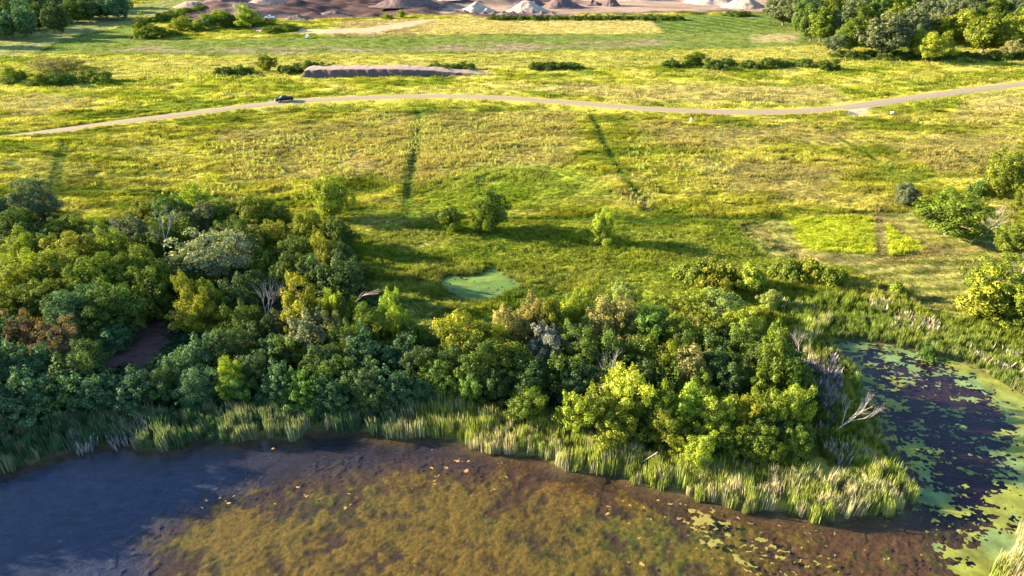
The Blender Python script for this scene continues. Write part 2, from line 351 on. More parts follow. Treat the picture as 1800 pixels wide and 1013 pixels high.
def mat_water():
    m, nt, o = nmat('water'); geo = nt.nodes.new('ShaderNodeNewGeometry')
    mp = nt.nodes.new('ShaderNodeMapping'); mp.inputs['Scale'].default_value = (.8, 2.4, 1); nt.links.new(geo.outputs['Position'], mp.inputs[0])
    f = noise(nt, 1.5, 3, .6, mp.outputs[0]); b = nt.nodes.new('ShaderNodeBump'); b.inputs['Strength'].default_value = .65; b.inputs['Distance'].default_value = .06
    nt.links.new(f, b.inputs['Height'])
    t = nt.nodes.new('ShaderNodeBsdfTransparent'); t.inputs[0].default_value = (.97, .94, .82, 1)
    g = nt.nodes.new('ShaderNodeBsdfGlossy'); g.inputs['Roughness'].default_value = .06; nt.links.new(b.outputs[0], g.inputs['Normal'])
    # reflectance of the water film, equal from above and below: F0 + (1 - F0)(1 - |cos|)^5
    dt = nt.nodes.new('ShaderNodeVectorMath'); dt.operation = 'DOT_PRODUCT'; nt.links.new(b.outputs[0], dt.inputs[0]); nt.links.new(geo.outputs['Incoming'], dt.inputs[1])
    def mt(op, a, c=None):
        n = nt.nodes.new('ShaderNodeMath'); n.operation = op
        if isinstance(a, float): n.inputs[0].default_value = a
        else: nt.links.new(a, n.inputs[0])
        if c is not None:
            if isinstance(c, float): n.inputs[1].default_value = c
            else: nt.links.new(c, n.inputs[1])
        return n.outputs[0]
    frs = mt('ADD', mt('MULTIPLY', mt('POWER', mt('SUBTRACT', 1.0, mt('ABSOLUTE', dt.outputs['Value'])), 5.0), .98), .02)
    mx = nt.nodes.new('ShaderNodeMixShader'); nt.links.new(frs, mx.inputs[0]); nt.links.new(t.outputs[0], mx.inputs[1]); nt.links.new(g.outputs[0], mx.inputs[2])
    nt.links.new(mx.outputs[0], o.inputs[0]); return m
M = dict(ground=mat_ground(), water=mat_water(), leaf=mat_leaf('leaf', 'OBJECT'), blade=mat_leaf('blade', 'INSTANCER', .35),
    bark=mat_simple('bark', (.16, .12, .09), .9, 3, .4, .03), dead=mat_simple('dead_wood', (.42, .35, .31), .85, 4, .35, .02),
    gravel=mat_attr('gravel', .9, .1, 2.2, .2, .05), weed=mat_attr('weed', .9, .05, 2.5, .55, .12), duck=mat_attr('duckweed', .75, .25, 2.0, .3, .03),
    soil=mat_simple('soil', (.10, .068, .062), .95, .5, .4, .5), sand=mat_simple('sand', (.33, .25, .185), .95, .5, .4, .5), darkpile=mat_simple('dark_aggregate', (.09, .06, .056), .95, .5, .3, .3),
    topsoil=mat_simple('topsoil', (.24, .165, .13), .95, .6, .3, .3),
    navy=mat_simple('dark_blue_paint', (.004, .005, .012), .6, spec=.2), white=mat_simple('white_paint', (.8, .8, .82), .3, spec=.5, coat=.6),
    glass=mat_simple('tinted_glass', (.008, .01, .016), .2, spec=.35), rubber=mat_simple('rubber', (.02, .02, .02), .8), chrome=mat_simple('alloy', (.6, .6, .62), .3, metallic=1),
    lamp=mat_simple('lamp_lens', (.75, .75, .7), .15, spec=.8), red=mat_simple('tail_lens', (.35, .01, .01), .2), black=mat_simple('black_plastic', (.015, .015, .015), .6),
    plastic=mat_simple('white_plastic', (.8, .8, .78), .5))

# ------------------------------------------------------------ ground, one sheet to the horizon
def axis(parts):
    out = [parts[0][0]]
    for a, b, s0, s1 in parts:
        x = a
        while x < b - 1e-6:
            t = (x - a) / (b - a); x = min(b, x + s0 + (s1 - s0) * t); out.append(x)
    return np.array(out)
xs = axis([(0, 130, .8, .8), (130, 250, 1.2, 1.4), (250, 600, 3, 20), (600, 4500, 60, 400)])
xs = np.concatenate([-xs[:0:-1], xs])
ys = axis([(-400, 20, 60, 6), (20, 60, 1.3, .7), (60, 155, .7, .75), (155, 270, .9, 1.1), (270, 570, 1.4, 1.8), (570, 900, 4, 20), (900, 5500, 60, 400)])
X, Y = np.meshgrid(xs, ys); nx, ny = len(xs), len(ys)
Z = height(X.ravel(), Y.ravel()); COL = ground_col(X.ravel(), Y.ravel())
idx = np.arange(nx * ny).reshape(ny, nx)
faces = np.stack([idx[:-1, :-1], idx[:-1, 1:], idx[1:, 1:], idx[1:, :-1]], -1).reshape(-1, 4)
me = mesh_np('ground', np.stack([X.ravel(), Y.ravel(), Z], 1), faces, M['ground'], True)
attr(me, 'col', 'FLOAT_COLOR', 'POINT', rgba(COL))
tag(link('ground', me), kind='structure')

# exact height of the mesh, so that things stand on it
from bisect import bisect
def HZ(x, y):
    x = np.asarray(x, float); y = np.asarray(y, float)
    i = np.clip(np.searchsorted(xs, x) - 1, 0, nx - 2); j = np.clip(np.searchsorted(ys, y) - 1, 0, ny - 2)
    tx = (x - xs[i]) / (xs[i + 1] - xs[i]); ty = (y - ys[j]) / (ys[j + 1] - ys[j]); Zg = Z.reshape(ny, nx)
    return (Zg[j, i] * (1 - tx) + Zg[j, i + 1] * tx) * (1 - ty) + (Zg[j + 1, i] * (1 - tx) + Zg[j + 1, i + 1] * tx) * ty
def hz(x, y): return float(HZ(np.array([x]), np.array([y]))[0])

# ------------------------------------------------------------ gravel road
def smooth_line(pl, step=1.6):
    out = []
    n = len(pl)
    for i in range(n - 1):
        p0 = pl[max(i - 1, 0)]; p1 = pl[i]; p2 = pl[i + 1]; p3 = pl[min(i + 2, n - 1)]
        k = max(2, int(np.linalg.norm(p2 - p1) / step))
        for t in np.linspace(0, 1, k, endpoint=False):
            out.append(.5 * ((2 * p1) + (-p0 + p2) * t + (2 * p0 - 5 * p1 + 4 * p2 - p3) * t * t + (-p0 + 3 * p1 - 3 * p2 + p3) * t ** 3))
    out.append(pl[-1]); return np.array(out)
rl = smooth_line(ROAD); tg = np.gradient(rl, axis=0); tg /= np.linalg.norm(tg, axis=1)[:, None]; nr = np.stack([-tg[:, 1], tg[:, 0]], 1)
offs = np.array([-2.95, -2.6, -1.9, -1.2, -.4, .4, 1.2, 1.9, 2.6, 2.95]) * 1.15; K = len(offs)
V = []; CC = []
for k, o_ in enumerate(offs):
    wob = (fbm(rl[:, 0], rl[:, 1], 2.5, 2, 200 + k) - .5) * (.7 if abs(o_) > 2.8 else .1)
    q = rl + nr * (o_ + wob)[:, None]
    crown = 1.03 + .06 * (1 - (o_ / 3.3) ** 2) - (.12 if abs(o_) > 2.8 else 0)
    V.append(np.stack([q[:, 0], q[:, 1], np.full(len(q), crown)], 1))
    rut = 1 if abs(abs(o_) - 1.2) < .1 else 0
    cc = np.zeros((len(q), 3)) + (np.array([.33, .25, .185]) if rut else np.array([.215, .165, .115]))
    cc = mixc(cc, np.full(len(q), .5 if abs(o_) > 2.8 else 0.), (.3, .28, .08)); CC.append(cc)
V = np.array(V).transpose(1, 0, 2).reshape(-1, 3); CC = np.array(CC).transpose(1, 0, 2).reshape(-1, 3)
ii = np.arange(len(rl) * K).reshape(len(rl), K)
me = mesh_np('gravel_road', V, np.stack([ii[:-1, :-1], ii[:-1, 1:], ii[1:, 1:], ii[1:, :-1]], -1).reshape(-1, 4)[:, ::-1], M['gravel'], True)
attr(me, 'col', 'FLOAT_COLOR', 'POINT', rgba(CC)); tag(link('gravel_road', me), kind='structure')

# ------------------------------------------------------------ water sheets
def masked_grid(name, x0, x1, y0, y1, s, keep, zf, colf, mat, kind, jitter=0.35, smooth=True):
    gx = np.arange(x0, x1 + s, s); gy = np.arange(y0, y1 + s, s); A, B = np.meshgrid(gx, gy)
    A = A + rng.uniform(-jitter, jitter, A.shape) * s; B = B + rng.uniform(-jitter, jitter, B.shape) * s
    k = keep(A, B); ids = np.arange(A.size).reshape(A.shape)
    q = np.stack([ids[:-1, :-1], ids[:-1, 1:], ids[1:, 1:], ids[1:, :-1]], -1).reshape(-1, 4)
    kk = k.ravel(); cnt = kk[q].sum(1)
    quads = q[cnt == 4]; t3 = q[cnt == 3]
    tri = np.concatenate([quads[:, [0, 1, 2]], quads[:, [0, 2, 3]]])
    if len(t3):
        mk = kk[t3]; tri3 = np.array([[v for v, m_ in zip(r, b) if m_] for r, b in zip(t3, mk)]); tri = np.concatenate([tri, tri3])
    used = np.unique(tri); remap = np.full(A.size, -1); remap[used] = np.arange(len(used))
    a = A.ravel()[used]; b = B.ravel()[used]
    me = mesh_np(name, np.stack([a, b, zf(a, b)], 1), remap[tri], mat, smooth)
    if colf: attr(me, 'col', 'FLOAT_COLOR', 'POINT', rgba(colf(a, b)))
    return tag(link(name, me), kind=kind)
masked_grid('pond_water', -100, 100, 0, 125, 2.0, lambda a, b: sdf(a, b, POND) > -3.2, lambda a, b: np.zeros(a.shape), None, M['water'], 'structure', 0)
masked_grid('small_pond_water', *(f(SMALL[:, 0]) + d for f, d in ((np.min, -3), (np.max, 3))), *(f(SMALL[:, 1]) + d for f, d in ((np.min, -3), (np.max, 3))), .8,
    lambda a, b: sdf(a, b, SMALL) > -3, lambda a, b: np.full(a.shape, .25), None, M['water'], 'structure', 0)

# submerged weed beds of the pond
def weed_field(a, b):
    big = fbm(a, b, 13, 3, 91); med = fbm(a, b * .8, 1.4, 4, 95, .85)
    clear = soft(a, b, P([(-300, 700), (800, 740), (1010, 790), (860, 820), (640, 838), (430, 850), (320, 845), (230, 905), (230, 1130), (-300, 1130)], 0), 16, 5, 5)
    thick = soft(a, b, P([(230, 870), (420, 850), (620, 830), (800, 820), (1100, 850), (1400, 930), (1420, 1100), (200, 1100)], 0), 9, 3, 6)
    return (med - .5) * 1.25 + .5 * .9 + big * .6 - .66 - .5 * clear + .22 * thick
def weed_z(a, b):
    k = sstep(-.16, .10, weed_field(a, b)); return (height(a, b) + .03) * (1 - k) + k * weed_zc(a, b)
def weed_zc(a, b): return np.clip(-.55 + weed_field(a, b) * .22 + (fbm(a, b, .6, 2, 98) - .5) * .13, -.6, -.10)
def weed_col(a, b):
    g = fbm(a, b, 9, 3, 101); f = weed_field(a, b)
    c = np.zeros(a.shape + (3,)) + np.array([.042, .031, .006])
    c = mixc(c, sstep(.48, .68, g) * .9, (.026, .038, .006))
    c = mixc(c, soft(a, b, P([(1060, 870), (1230, 900), (1330, 940), (1200, 1010), (1050, 960)], 0), 6, 4, 5), (.038, .062, .006))
    c = mixc(c, soft(a, b, P([(860, 800), (1100, 850), (1250, 895), (1100, 900), (960, 860)], 0), 5, 3, 5) * .8, (.065, .030, .009))
    c = mixc(c, sstep(.15, .42, f) * .8, (.074, .050, .010)); return c * (.15 + 1.2 * sstep(-.1, .35, f))[..., None]
def weed_mix(a, b):
    m = sstep(-.02, .38, weed_field(a, b) + (fbm(a, b, .7, 2, 97) - .5) * .25); return mixc3(ground_col(a, b), m, weed_col(a, b))
def mixc3(c, m, d): return c * (1 - m[..., None]) + d * m[..., None]
masked_grid('submerged_weed', -68, 46, 30, 88, .24, lambda a, b: (weed_field(a, b) > -.15) & (sdf(a, b, POND) > 1.0), weed_z, weed_mix, M['weed'], 'stuff', .3)
# weed mats lying on the surface
def float_field(a, b):
    m = fbm(a * .6, b, .5, 3, 111, .95); big = fbm(a, b, 6, 2, 115)
    band = soft(a, b, P([(200, 868), (430, 868), (560, 835), (800, 830), (960, 850), (820, 900), (560, 890), (300, 905)], 0), 5, 2, 5)
    z2 = soft(a, b, P([(1180, 880), (1450, 930), (1600, 900), (1680, 900), (1660, 960), (1500, 1030), (1260, 1030), (1230, 940)], 0), 6, 2, 5)
    return (m - .5) + .30 * (big - .5) - .275 + .20 * band + .19 * z2 + .11 * soft(a, b, P([(860, 800), (1100, 860), (1300, 900), (1250, 1000), (1000, 900)], 0), 5)
masked_grid('floating_weed', -60, 50, 36, 74, .16, lambda a, b: (float_field(a, b) > 0.04) & (sdf(a, b, POND) > .8), lambda a, b: .012 + .05 * np.clip(float_field(a, b), 0, 1),
    lambda a, b: mixc(np.zeros(a.shape + (3,)) + np.array([.26, .155, .045]), soft(a, b, P([(1180, 850), (1450, 900), (1900, 800), (1900, 1100), (1200, 1100)], 0), 10), (.17, .15, .03)), M['duck'], 'stuff', .4)
# duckweed over the inlet
OPEN = P([(1515, 622), (1580, 636), (1690, 668), (1760, 720), (1775, 770), (1750, 850), (1710, 890), (1670, 868), (1645, 830), (1640, 790), (1600, 740), (1560, 700)], 0)
def duck_field(a, b):
    m = fbm(a * .6, b, 1.1, 4, 121, 1.0)
    inl = soft(a, b, P([(1430, 590), (1950, 560), (1950, 1100), (1690, 1100), (1660, 985), (1760, 905), (1660, 905), (1590, 890), (1530, 915), (1600, 860), (1500, 650)], 0), 4, 2, 6)
    op = soft(a, b, OPEN, 5, 2.0, 6)
    mouth = soft(a, b, P([(1350, 905), (1600, 880), (1800, 880), (1690, 1000), (1500, 1000), (1350, 940)], 0), 6, 1, 5)
    rightb = soft(a, b, P([(1690, 650), (1850, 680), (1950, 800), (1950, 1100), (1700, 1100), (1720, 960), (1790, 860), (1780, 730)], 0), 4, 1.5, 7)
    cov = .68 * inl - .36 * op + .26 * rightb * (1 - op) + .12 * mouth
    return (m - .5) * 1.25 + (cov - .5) * .6
masked_grid('duckweed', 24, 92, 28, 104, .14, lambda a, b: (duck_field(a, b) > 0) & (sdf(a, b, POND) > -.6), lambda a, b: .01 + 0 * a,
    lambda a, b: mixc(np.zeros(a.shape + (3,)) + np.array([.10, .15, .045]), sstep(.4, .6, fbm(a, b, 5, 3, 127)), (.14, .155, .02)) * (.45 + 1.0 * fbm(a, b, 1.3, 2, 128))[..., None], M['duck'], 'stuff', .4)
masked_grid('small_pond_duckweed', SMALL[:, 0].min() - 3, SMALL[:, 0].max() + 3, SMALL[:, 1].min() - 3, SMALL[:, 1].max() + 3, .22,
    lambda a, b: (sdf(a, b, SMALL) > -2.6 + 1.4 * fbm(a, b, 2.2, 2, 131)) & (fbm(a, b, .8, 3, 133, .8) > .24), lambda a, b: .262 + 0 * a,
    lambda a, b: mixc(np.zeros(a.shape + (3,)) + np.array([.06, .11, .016]), sstep(.4, .7, fbm(a * .4, b, 2, 3, 134)), (.09, .14, .02)) * (.6 + .8 * fbm(a * .5, b, 1.1, 3, 135))[..., None], M['duck'], 'stuff', .35)

# ------------------------------------------------------------ grasses, reeds and undergrowth (geometry-node instances, uncountable)
src = bpy.data.collections.new('tuft_sources')
def blades_mesh(name, n, rad, h0, h1, w, lean, seed, droop=.3, arch=True):
    r = np.random.default_rng(seed); V = []; Fc = []; L = []
    for i in range(n):
        a = r.uniform(0, 6.28); d = rad * math.sqrt(r.uniform()); x, y = d * math.cos(a), d * math.sin(a); h = r.uniform(h0, h1)
        la = r.uniform(0, 6.28); ln = lean * r.uniform(.2, 1) * h; fx, fy = math.cos(la), math.sin(la); t = r.uniform(0, 3.14); px, py = math.cos(t) * w / 2, math.sin(t) * w / 2
        k = len(V)
        V += [(x - px, y - py, -.05), (x + px, y + py, -.05), (x + fx * ln * .45 - px * .8, y + fy * ln * .45 - py * .8, h * .6), (x + fx * ln * .45 + px * .8, y + fy * ln * .45 + py * .8, h * .6), (x + fx * ln, y + fy * ln, h * (1 - droop * r.uniform(0, .4)))]
        Fc += [(k, k + 1, k + 3), (k, k + 3, k + 2), (k + 2, k + 3, k + 4)]; b = r.uniform(.02, .98); L += [b * .7, b * .8, b]
    me = mesh_np(name, V, Fc, M['blade']); attr(me, 'lv', 'FLOAT', 'FACE', np.array(L, np.float32)); return me
def leafy_mesh(name, n, rad, h, s, seed):
    r = np.random.default_rng(seed); d = r.normal(size=(n, 3)); d /= np.linalg.norm(d, axis=1)[:, None]; d[:, 2] = abs(d[:, 2])
    c = d * np.array([rad, rad, h]) * r.uniform(.6, 1.05, (n, 1)); nn = d + r.normal(size=(n, 3)) * .5
    return leaf_quads(name, c, nn, s, r, M['blade'])
def leaf_quads(name, c, nrm, s, r, mat, lv=None):
    n = len(c); nrm = nrm / np.linalg.norm(nrm, axis=1)[:, None]
    t = np.cross(nrm, r.normal(size=(n, 3))); t /= np.linalg.norm(t, axis=1)[:, None]; b = np.cross(nrm, t)
    s = s * r.uniform(.5, 1.6, (n, 1)) 
    V = np.stack([c - t * s * .5, c - b * s * .34 + nrm * s * .08, c + t * s * .62, c + b * s * .34 + nrm * s * .08], 1).reshape(-1, 3)
    me = mesh_np(name, V, np.arange(4 * n).reshape(n, 4), mat)
    attr(me, 'lv', 'FLOAT', 'FACE', (r.uniform(.1, .9, n) if lv is None else lv).astype(np.float32)); return me
def source_set(name, meshes):
    col = bpy.data.collections.new(name)
    for m_ in meshes: col.objects.link(bpy.data.objects.new(m_.name, m_))
    return col
S_grass = source_set('s_grass', [blades_mesh('grass_tuft', 34, .5, .18, .48, .055, .8, 300 + k) for k in range(4)])
S_far = source_set('s_far', [blades_mesh('grass_clump', 26, 1.3, .3, .8, .16, .7, 310 + k) for k in range(3)])
S_stalk = source_set('s_stalk', [blades_mesh('dry_stalks', 11, .28, .6, 1.35, .075, .18, 320 + k) for k in range(3)])
S_reed = source_set('s_reed', [blades_mesh('cattail_clump', 44, .6, 1.2, 2.6, .065, .07, 330 + k) for k in range(4)])
S_under = source_set('s_under', [leafy_mesh('undergrowth_clump', 70, .9, .8, .26, 340 + k) for k in range(4)])

def scatter(name, pts, scl, tint, coll, nvar, kind='stuff', zoff=0, tilt=.08):
    n = len(pts); z = HZ(pts[:, 0], pts[:, 1]) + zoff
    me = bpy.data.meshes.new(name); me.vertices.add(n); me.vertices.foreach_set('co', np.column_stack([pts, z]).astype(np.float32).ravel())
    attr(me, 'scl', 'FLOAT_VECTOR', 'POINT', scl.astype(np.float32)); attr(me, 'tint', 'FLOAT_COLOR', 'POINT', rgba(tint))
    attr(me, 'rot', 'FLOAT_VECTOR', 'POINT', np.column_stack([tilt * rng.normal(size=n), tilt * rng.normal(size=n), rng.uniform(0, 6.28, n)]).astype(np.float32))
    attr(me, 'pick', 'INT', 'POINT', rng.integers(0, nvar, n).astype(np.int32))
    o = tag(link(name, me), kind=kind)
    ng = bpy.data.node_groups.new(name, 'GeometryNodeTree')
    ng.interface.new_socket('Geometry', in_out='INPUT', socket_type='NodeSocketGeometry'); ng.interface.new_socket('Geometry', in_out='OUTPUT', socket_type='NodeSocketGeometry')
    gi = ng.nodes.new('NodeGroupInput'); go = ng.nodes.new('NodeGroupOutput'); ip = ng.nodes.new('GeometryNodeInstanceOnPoints'); ci = ng.nodes.new('GeometryNodeCollectionInfo')
    ci.inputs['Collection'].default_value = coll; ci.inputs['Separate Children'].default_value = True; ci.inputs['Reset Children'].default_value = True
    def na(nm, t):
        a = ng.nodes.new('GeometryNodeInputNamedAttribute'); a.data_type = t; a.inputs['Name'].default_value = nm; return a.outputs['Attribute']
    ng.links.new(gi.outputs[0], ip.inputs['Points']); ng.links.new(ci.outputs[0], ip.inputs['Instance']); ip.inputs['Pick Instance'].default_value = True
    ng.links.new(na('pick', 'INT'), ip.inputs['Instance Index']); ng.links.new(na('scl', 'FLOAT_VECTOR'), ip.inputs['Scale'])
    e2r = ng.nodes.new('FunctionNodeEulerToRotation'); ng.links.new(na('rot', 'FLOAT_VECTOR'), e2r.inputs[0]); ng.links.new(e2r.outputs[0], ip.inputs['Rotation'])
    ng.links.new(ip.outputs[0], go.inputs[0])
    md = o.modifiers.new('scatter', 'NODES'); md.node_group = ng; return o
def rand_pts(y0, y1, dens, margin=18, keep=None, k=.80):
    W = k * y1 + margin; n = int((y1 - y0) * 2 * W * dens); p = np.column_stack([rng.uniform(-W, W, n), rng.uniform(y0, y1, n)])
    p = p[np.abs(p[:, 0]) < k * p[:, 1] + margin]
    if keep is not None: p = p[keep(p[:, 0], p[:, 1])]
    return p
def veg_ok(a, b):
    ok = (sdf(a, b, POND) < -.8) & (sdf(a, b, SMALL) < -.5) & (seg_dist(a, b, ROAD) > 3.7) & ~inside(a, b, LOT) & ~inside(a, b, QUARRY) & ~inside(a, b, HAUL)
    for q in BARE: ok &= ~inside(a, b, q)
    return ok
def grass_hs(a, b):                                  # height of the sward: lodged drifts, short where mown or driven
    s = .5 + 1.5 * sstep(.35, .72, fbm(a * .5, b, 6, 3, 141))
    s = s * np.where(inside(a, b, MOWN) & ~inside(a, b, BLOCKA) & ~inside(a, b, BLOCKB), .35, 1)
    for tr, w in MEAD_TRACKS: s = s * (1 - .8 * np.exp(-(seg_dist(a, b, tr) / w) ** 2))
    return s
def tuft_tint(p, j=.22, gain=1.0):
    c = ground_col(p[:, 0], p[:, 1]) * gain; return c * (1 + rng.uniform(-j, j, (len(p), 1)) * 1.6)
p = np.vstack([rand_pts(70, 150, 4.6, keep=lambda a, b: veg_ok(a, b) & (sdf(a, b, WOODS) < 2)), rand_pts(150, 215, 2.0, keep=veg_ok)])
s = grass_hs(p[:, 0], p[:, 1]) * rng.uniform(.7, 1.3, len(p)); w = np.where(p[:, 1] > 150, 1.3, .85) * rng.uniform(.8, 1.2, len(p))
scatter('meadow_grass', p, np.column_stack([w, w, s]), tuft_tint(p), S_grass, 4)
p = rand_pts(215, 540, .22, keep=lambda a, b: veg_ok(a, b) & (sdf(a, b, CROP) < 0))
s = rng.uniform(.5, 1.1, len(p)) * (.6 + .8 * fbm(p[:, 0], p[:, 1], 15, 2, 151)); s *= np.where(inside(p[:, 0], p[:, 1], FIELDL), .5, 1)
scatter('distant_grass', p, np.column_stack([s * 0 + 1.1, s * 0 + 1.1, s]), tuft_tint(p, .2, 1.05), S_far, 3)
p = rand_pts(270, 430, .16, keep=lambda a, b: inside(a, b, CROP))
scatter('crop_rows', p, np.column_stack([np.full(len(p), 1.2), np.full(len(p), .8), rng.uniform(.35, .7, len(p))]), tuft_tint(p, .2, 1.0), S_far, 3)

# dry upright stalks in drifts
DRY = [(P([(640, 205), (990, 205), (980, 270), (900, 300), (640, 290)]), .75), (P([(360, 255), (640, 230), (620, 320), (560, 350), (380, 320)]), .8), (P([(130, 335), (540, 322), (560, 350), (440, 352), (200, 340)]), .9),
       (P([(1200, 340), (1290, 300), (1260, 250), (1100, 240), (1110, 330)]), .35), (P([(1090, 330), (1210, 340), (1200, 375), (1090, 360)]), .8), (P([(1250, 100), (1800, 90), (1800, 115), (1200, 118)]), .25), (P([(220, 128), (520, 125), (520, 145), (240, 150)]), .4)]
pp = []
for pl, d in DRY:
    lo, hi = pl.min(0), pl.max(0); n = int((hi - lo).prod() * d * 1.9); q = rng.uniform(lo, hi, (n, 2))
    q = q[inside(q[:, 0], q[:, 1], pl) & (fbm(q[:, 0], q[:, 1] * .6, 5, 2, 161) > .46) & veg_ok(q[:, 0], q[:, 1])]; pp.append(q)
p = np.vstack(pp)
t = np.array([.42, .39, .10]) * rng.uniform(.6, 1.25, (len(p), 1)); t[:, 0] *= rng.uniform(.8, 1.1, len(p))
s = rng.uniform(.4, .95, len(p)); scatter('tall_dry_stalks', p, np.column_stack([s, s, s]), t, S_stalk, 3)

# cattails along the shore, rank marsh growth around the inlet
p = rand_pts(34, 110, 3.2, 16, keep=lambda a, b: (sdf(a, b, POND) < .55) & (sdf(a, b, POND) > -6.5))
d = -sdf(p[:, 0], p[:, 1], POND); ragg = fbm(p[:, 0], p[:, 1], 3, 2, 171)
xx, yy = p[:, 0], p[:, 1]
belt = 3.0 + 3.6 * fbm(xx, yy, 8, 2, 172)
inletside = inside(xx, yy, P([(1470, 560), (1950, 560), (1950, 870), (1605, 870), (1450, 760), (1420, 620)], 0))
k = (d > -.5 + .9 * ragg) & (d < np.where(inletside, 6.5, belt)) & ~((d > .8) & inletside & (rng.uniform(size=len(d)) < .45)); p = p[k]; xx, yy, d = xx[k], yy[k], d[k]
lit = sstep(-16, -8, xx); pale = sstep(.5, .68, fbm(xx, yy, 4.5, 2, 175))  # left stand tinted dark as if shaded, right stand as if sunlit
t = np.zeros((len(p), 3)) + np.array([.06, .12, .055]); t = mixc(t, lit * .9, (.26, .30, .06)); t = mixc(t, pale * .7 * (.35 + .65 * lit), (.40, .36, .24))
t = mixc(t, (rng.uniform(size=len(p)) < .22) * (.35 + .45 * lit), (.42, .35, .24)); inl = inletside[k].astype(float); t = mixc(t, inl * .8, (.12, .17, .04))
t *= rng.uniform(.7, 1.25, (len(p), 1)); s = rng.uniform(.6, 1.1, len(p)) * (1 - .35 * inl) * (.7 + .5 * fbm(xx, yy, 2.2, 2, 177))
scatter('cattails', p, np.column_stack([s, s, s]), t, S_reed, 4, tilt=.07)
# pale lodged reeds and lavender dead reeds
LAV = [(P([(590, 702), (790, 698), (800, 730), (600, 738)]), (.30, .27, .31)), (P([(110, 765), (220, 745), (300, 742), (290, 765), (140, 790)]), (.24, .24, .27)), (P([(1415, 640), (1470, 630), (1480, 740), (1440, 760)]), (.20, .17, .23)),
       (P([(1530, 530), (1600, 545), (1650, 575), (1640, 605), (1560, 580), (1520, 555)]), (.46, .38, .30)), (P([(1700, 605), (1790, 625), (1830, 665), (1760, 650), (1710, 630)]), (.44, .37, .29)),
       (P([(1370, 530), (1440, 540), (1450, 560), (1380, 560)]), (.34, .31, .20)), (P([(1450, 790), (1530, 800), (1540, 850), (1480, 850)]), (.33, .30, .27)), (P([(1740, 1030), (1810, 960), (1830, 1010), (1790, 1060)]), (.42, .42, .12))]
pp = []; tt = []; ss = []
for li, (pl, c_) in enumerate(LAV):
    lo, hi = pl.min(0), pl.max(0); q = rng.uniform(lo, hi, (int((hi - lo).prod() * 3.0), 2)); q = q[inside(q[:, 0], q[:, 1], pl) & (fbm(q[:, 0], q[:, 1], 2.5, 2, 181) > .40)]; pp.append(q); ss.append(rng.uniform(.6, 1.3, len(q)) * (1.25 if li in (0, 1, 2, 6) else 1)); tt.append(np.array(c_) * rng.uniform(.6, 1.2, (len(q), 1)))
p = np.vstack(pp); s = np.concatenate(ss); scatter('withered_reeds', p, np.column_stack([s * 1.6, s * 1.6, s]), np.vstack(tt), S_stalk, 3)
MZ = P([(1330, 500), (1560, 500), (1640, 560), (1900, 560), (1950, 720), (1800, 700), (1640, 620), (1450, 605), (1480, 660), (1540, 780), (1600, 880), (1500, 870), (1440, 800), (1430, 640), (1350, 600)])
p = rand_pts(58, 125, 2.0, 10, keep=lambda a, b: inside(a, b, MZ) & (sdf(a, b, POND) < -.3))
t = ground_col(p[:, 0], p[:, 1]) * .9 * rng.uniform(.7, 1.3, (len(p), 1)); s = rng.uniform(.35, .7, len(p)) * (.6 + .8 * fbm(p[:, 0], p[:, 1], 5, 2, 191))
scatter('marsh_grass', p, np.column_stack([s * 1.2, s * 1.2, s]), mixc(t, np.full(len(p), .4), (.15, .19, .035)), S_reed, 4)
# undergrowth in the woods and weeds in the swale
p = rand_pts(62, 150, .75, 30, keep=lambda a, b: (inside(a, b, WOODS)) & veg_ok(a, b), k=.9)
t = mixc(np.zeros((len(p), 3)) + np.array([.035, .075, .035]), sstep(.4, .7, fbm(p[:, 0], p[:, 1], 8, 2, 195)), (.07, .11, .03)) * rng.uniform(.6, 1.4, (len(p), 1))
s = rng.uniform(.6, 1.7, len(p)); scatter('undergrowth', p, np.column_stack([s, s, s]), t, S_under, 4)
HB = P([(600, 400), (1300, 400), (1420, 450), (1500, 540), (1330, 560), (1080, 540), (920, 500), (860, 465), (640, 470)])
p = rand_pts(85, 135, 1.3, keep=lambda a, b: (inside(a, b, HB) | inside(a, b, SWALE)) & veg_ok(a, b) & (fbm(a, b, 3, 2, 196) > .42))
t = ground_col(p[:, 0], p[:, 1]) * rng.uniform(.7, 1.25, (len(p), 1)) * 1.05; s = rng.uniform(.35, .75, len(p))
scatter('tall_herbs', p, np.column_stack([s * 1.1, s * 1.1, s * .8]), t, S_under, 4)

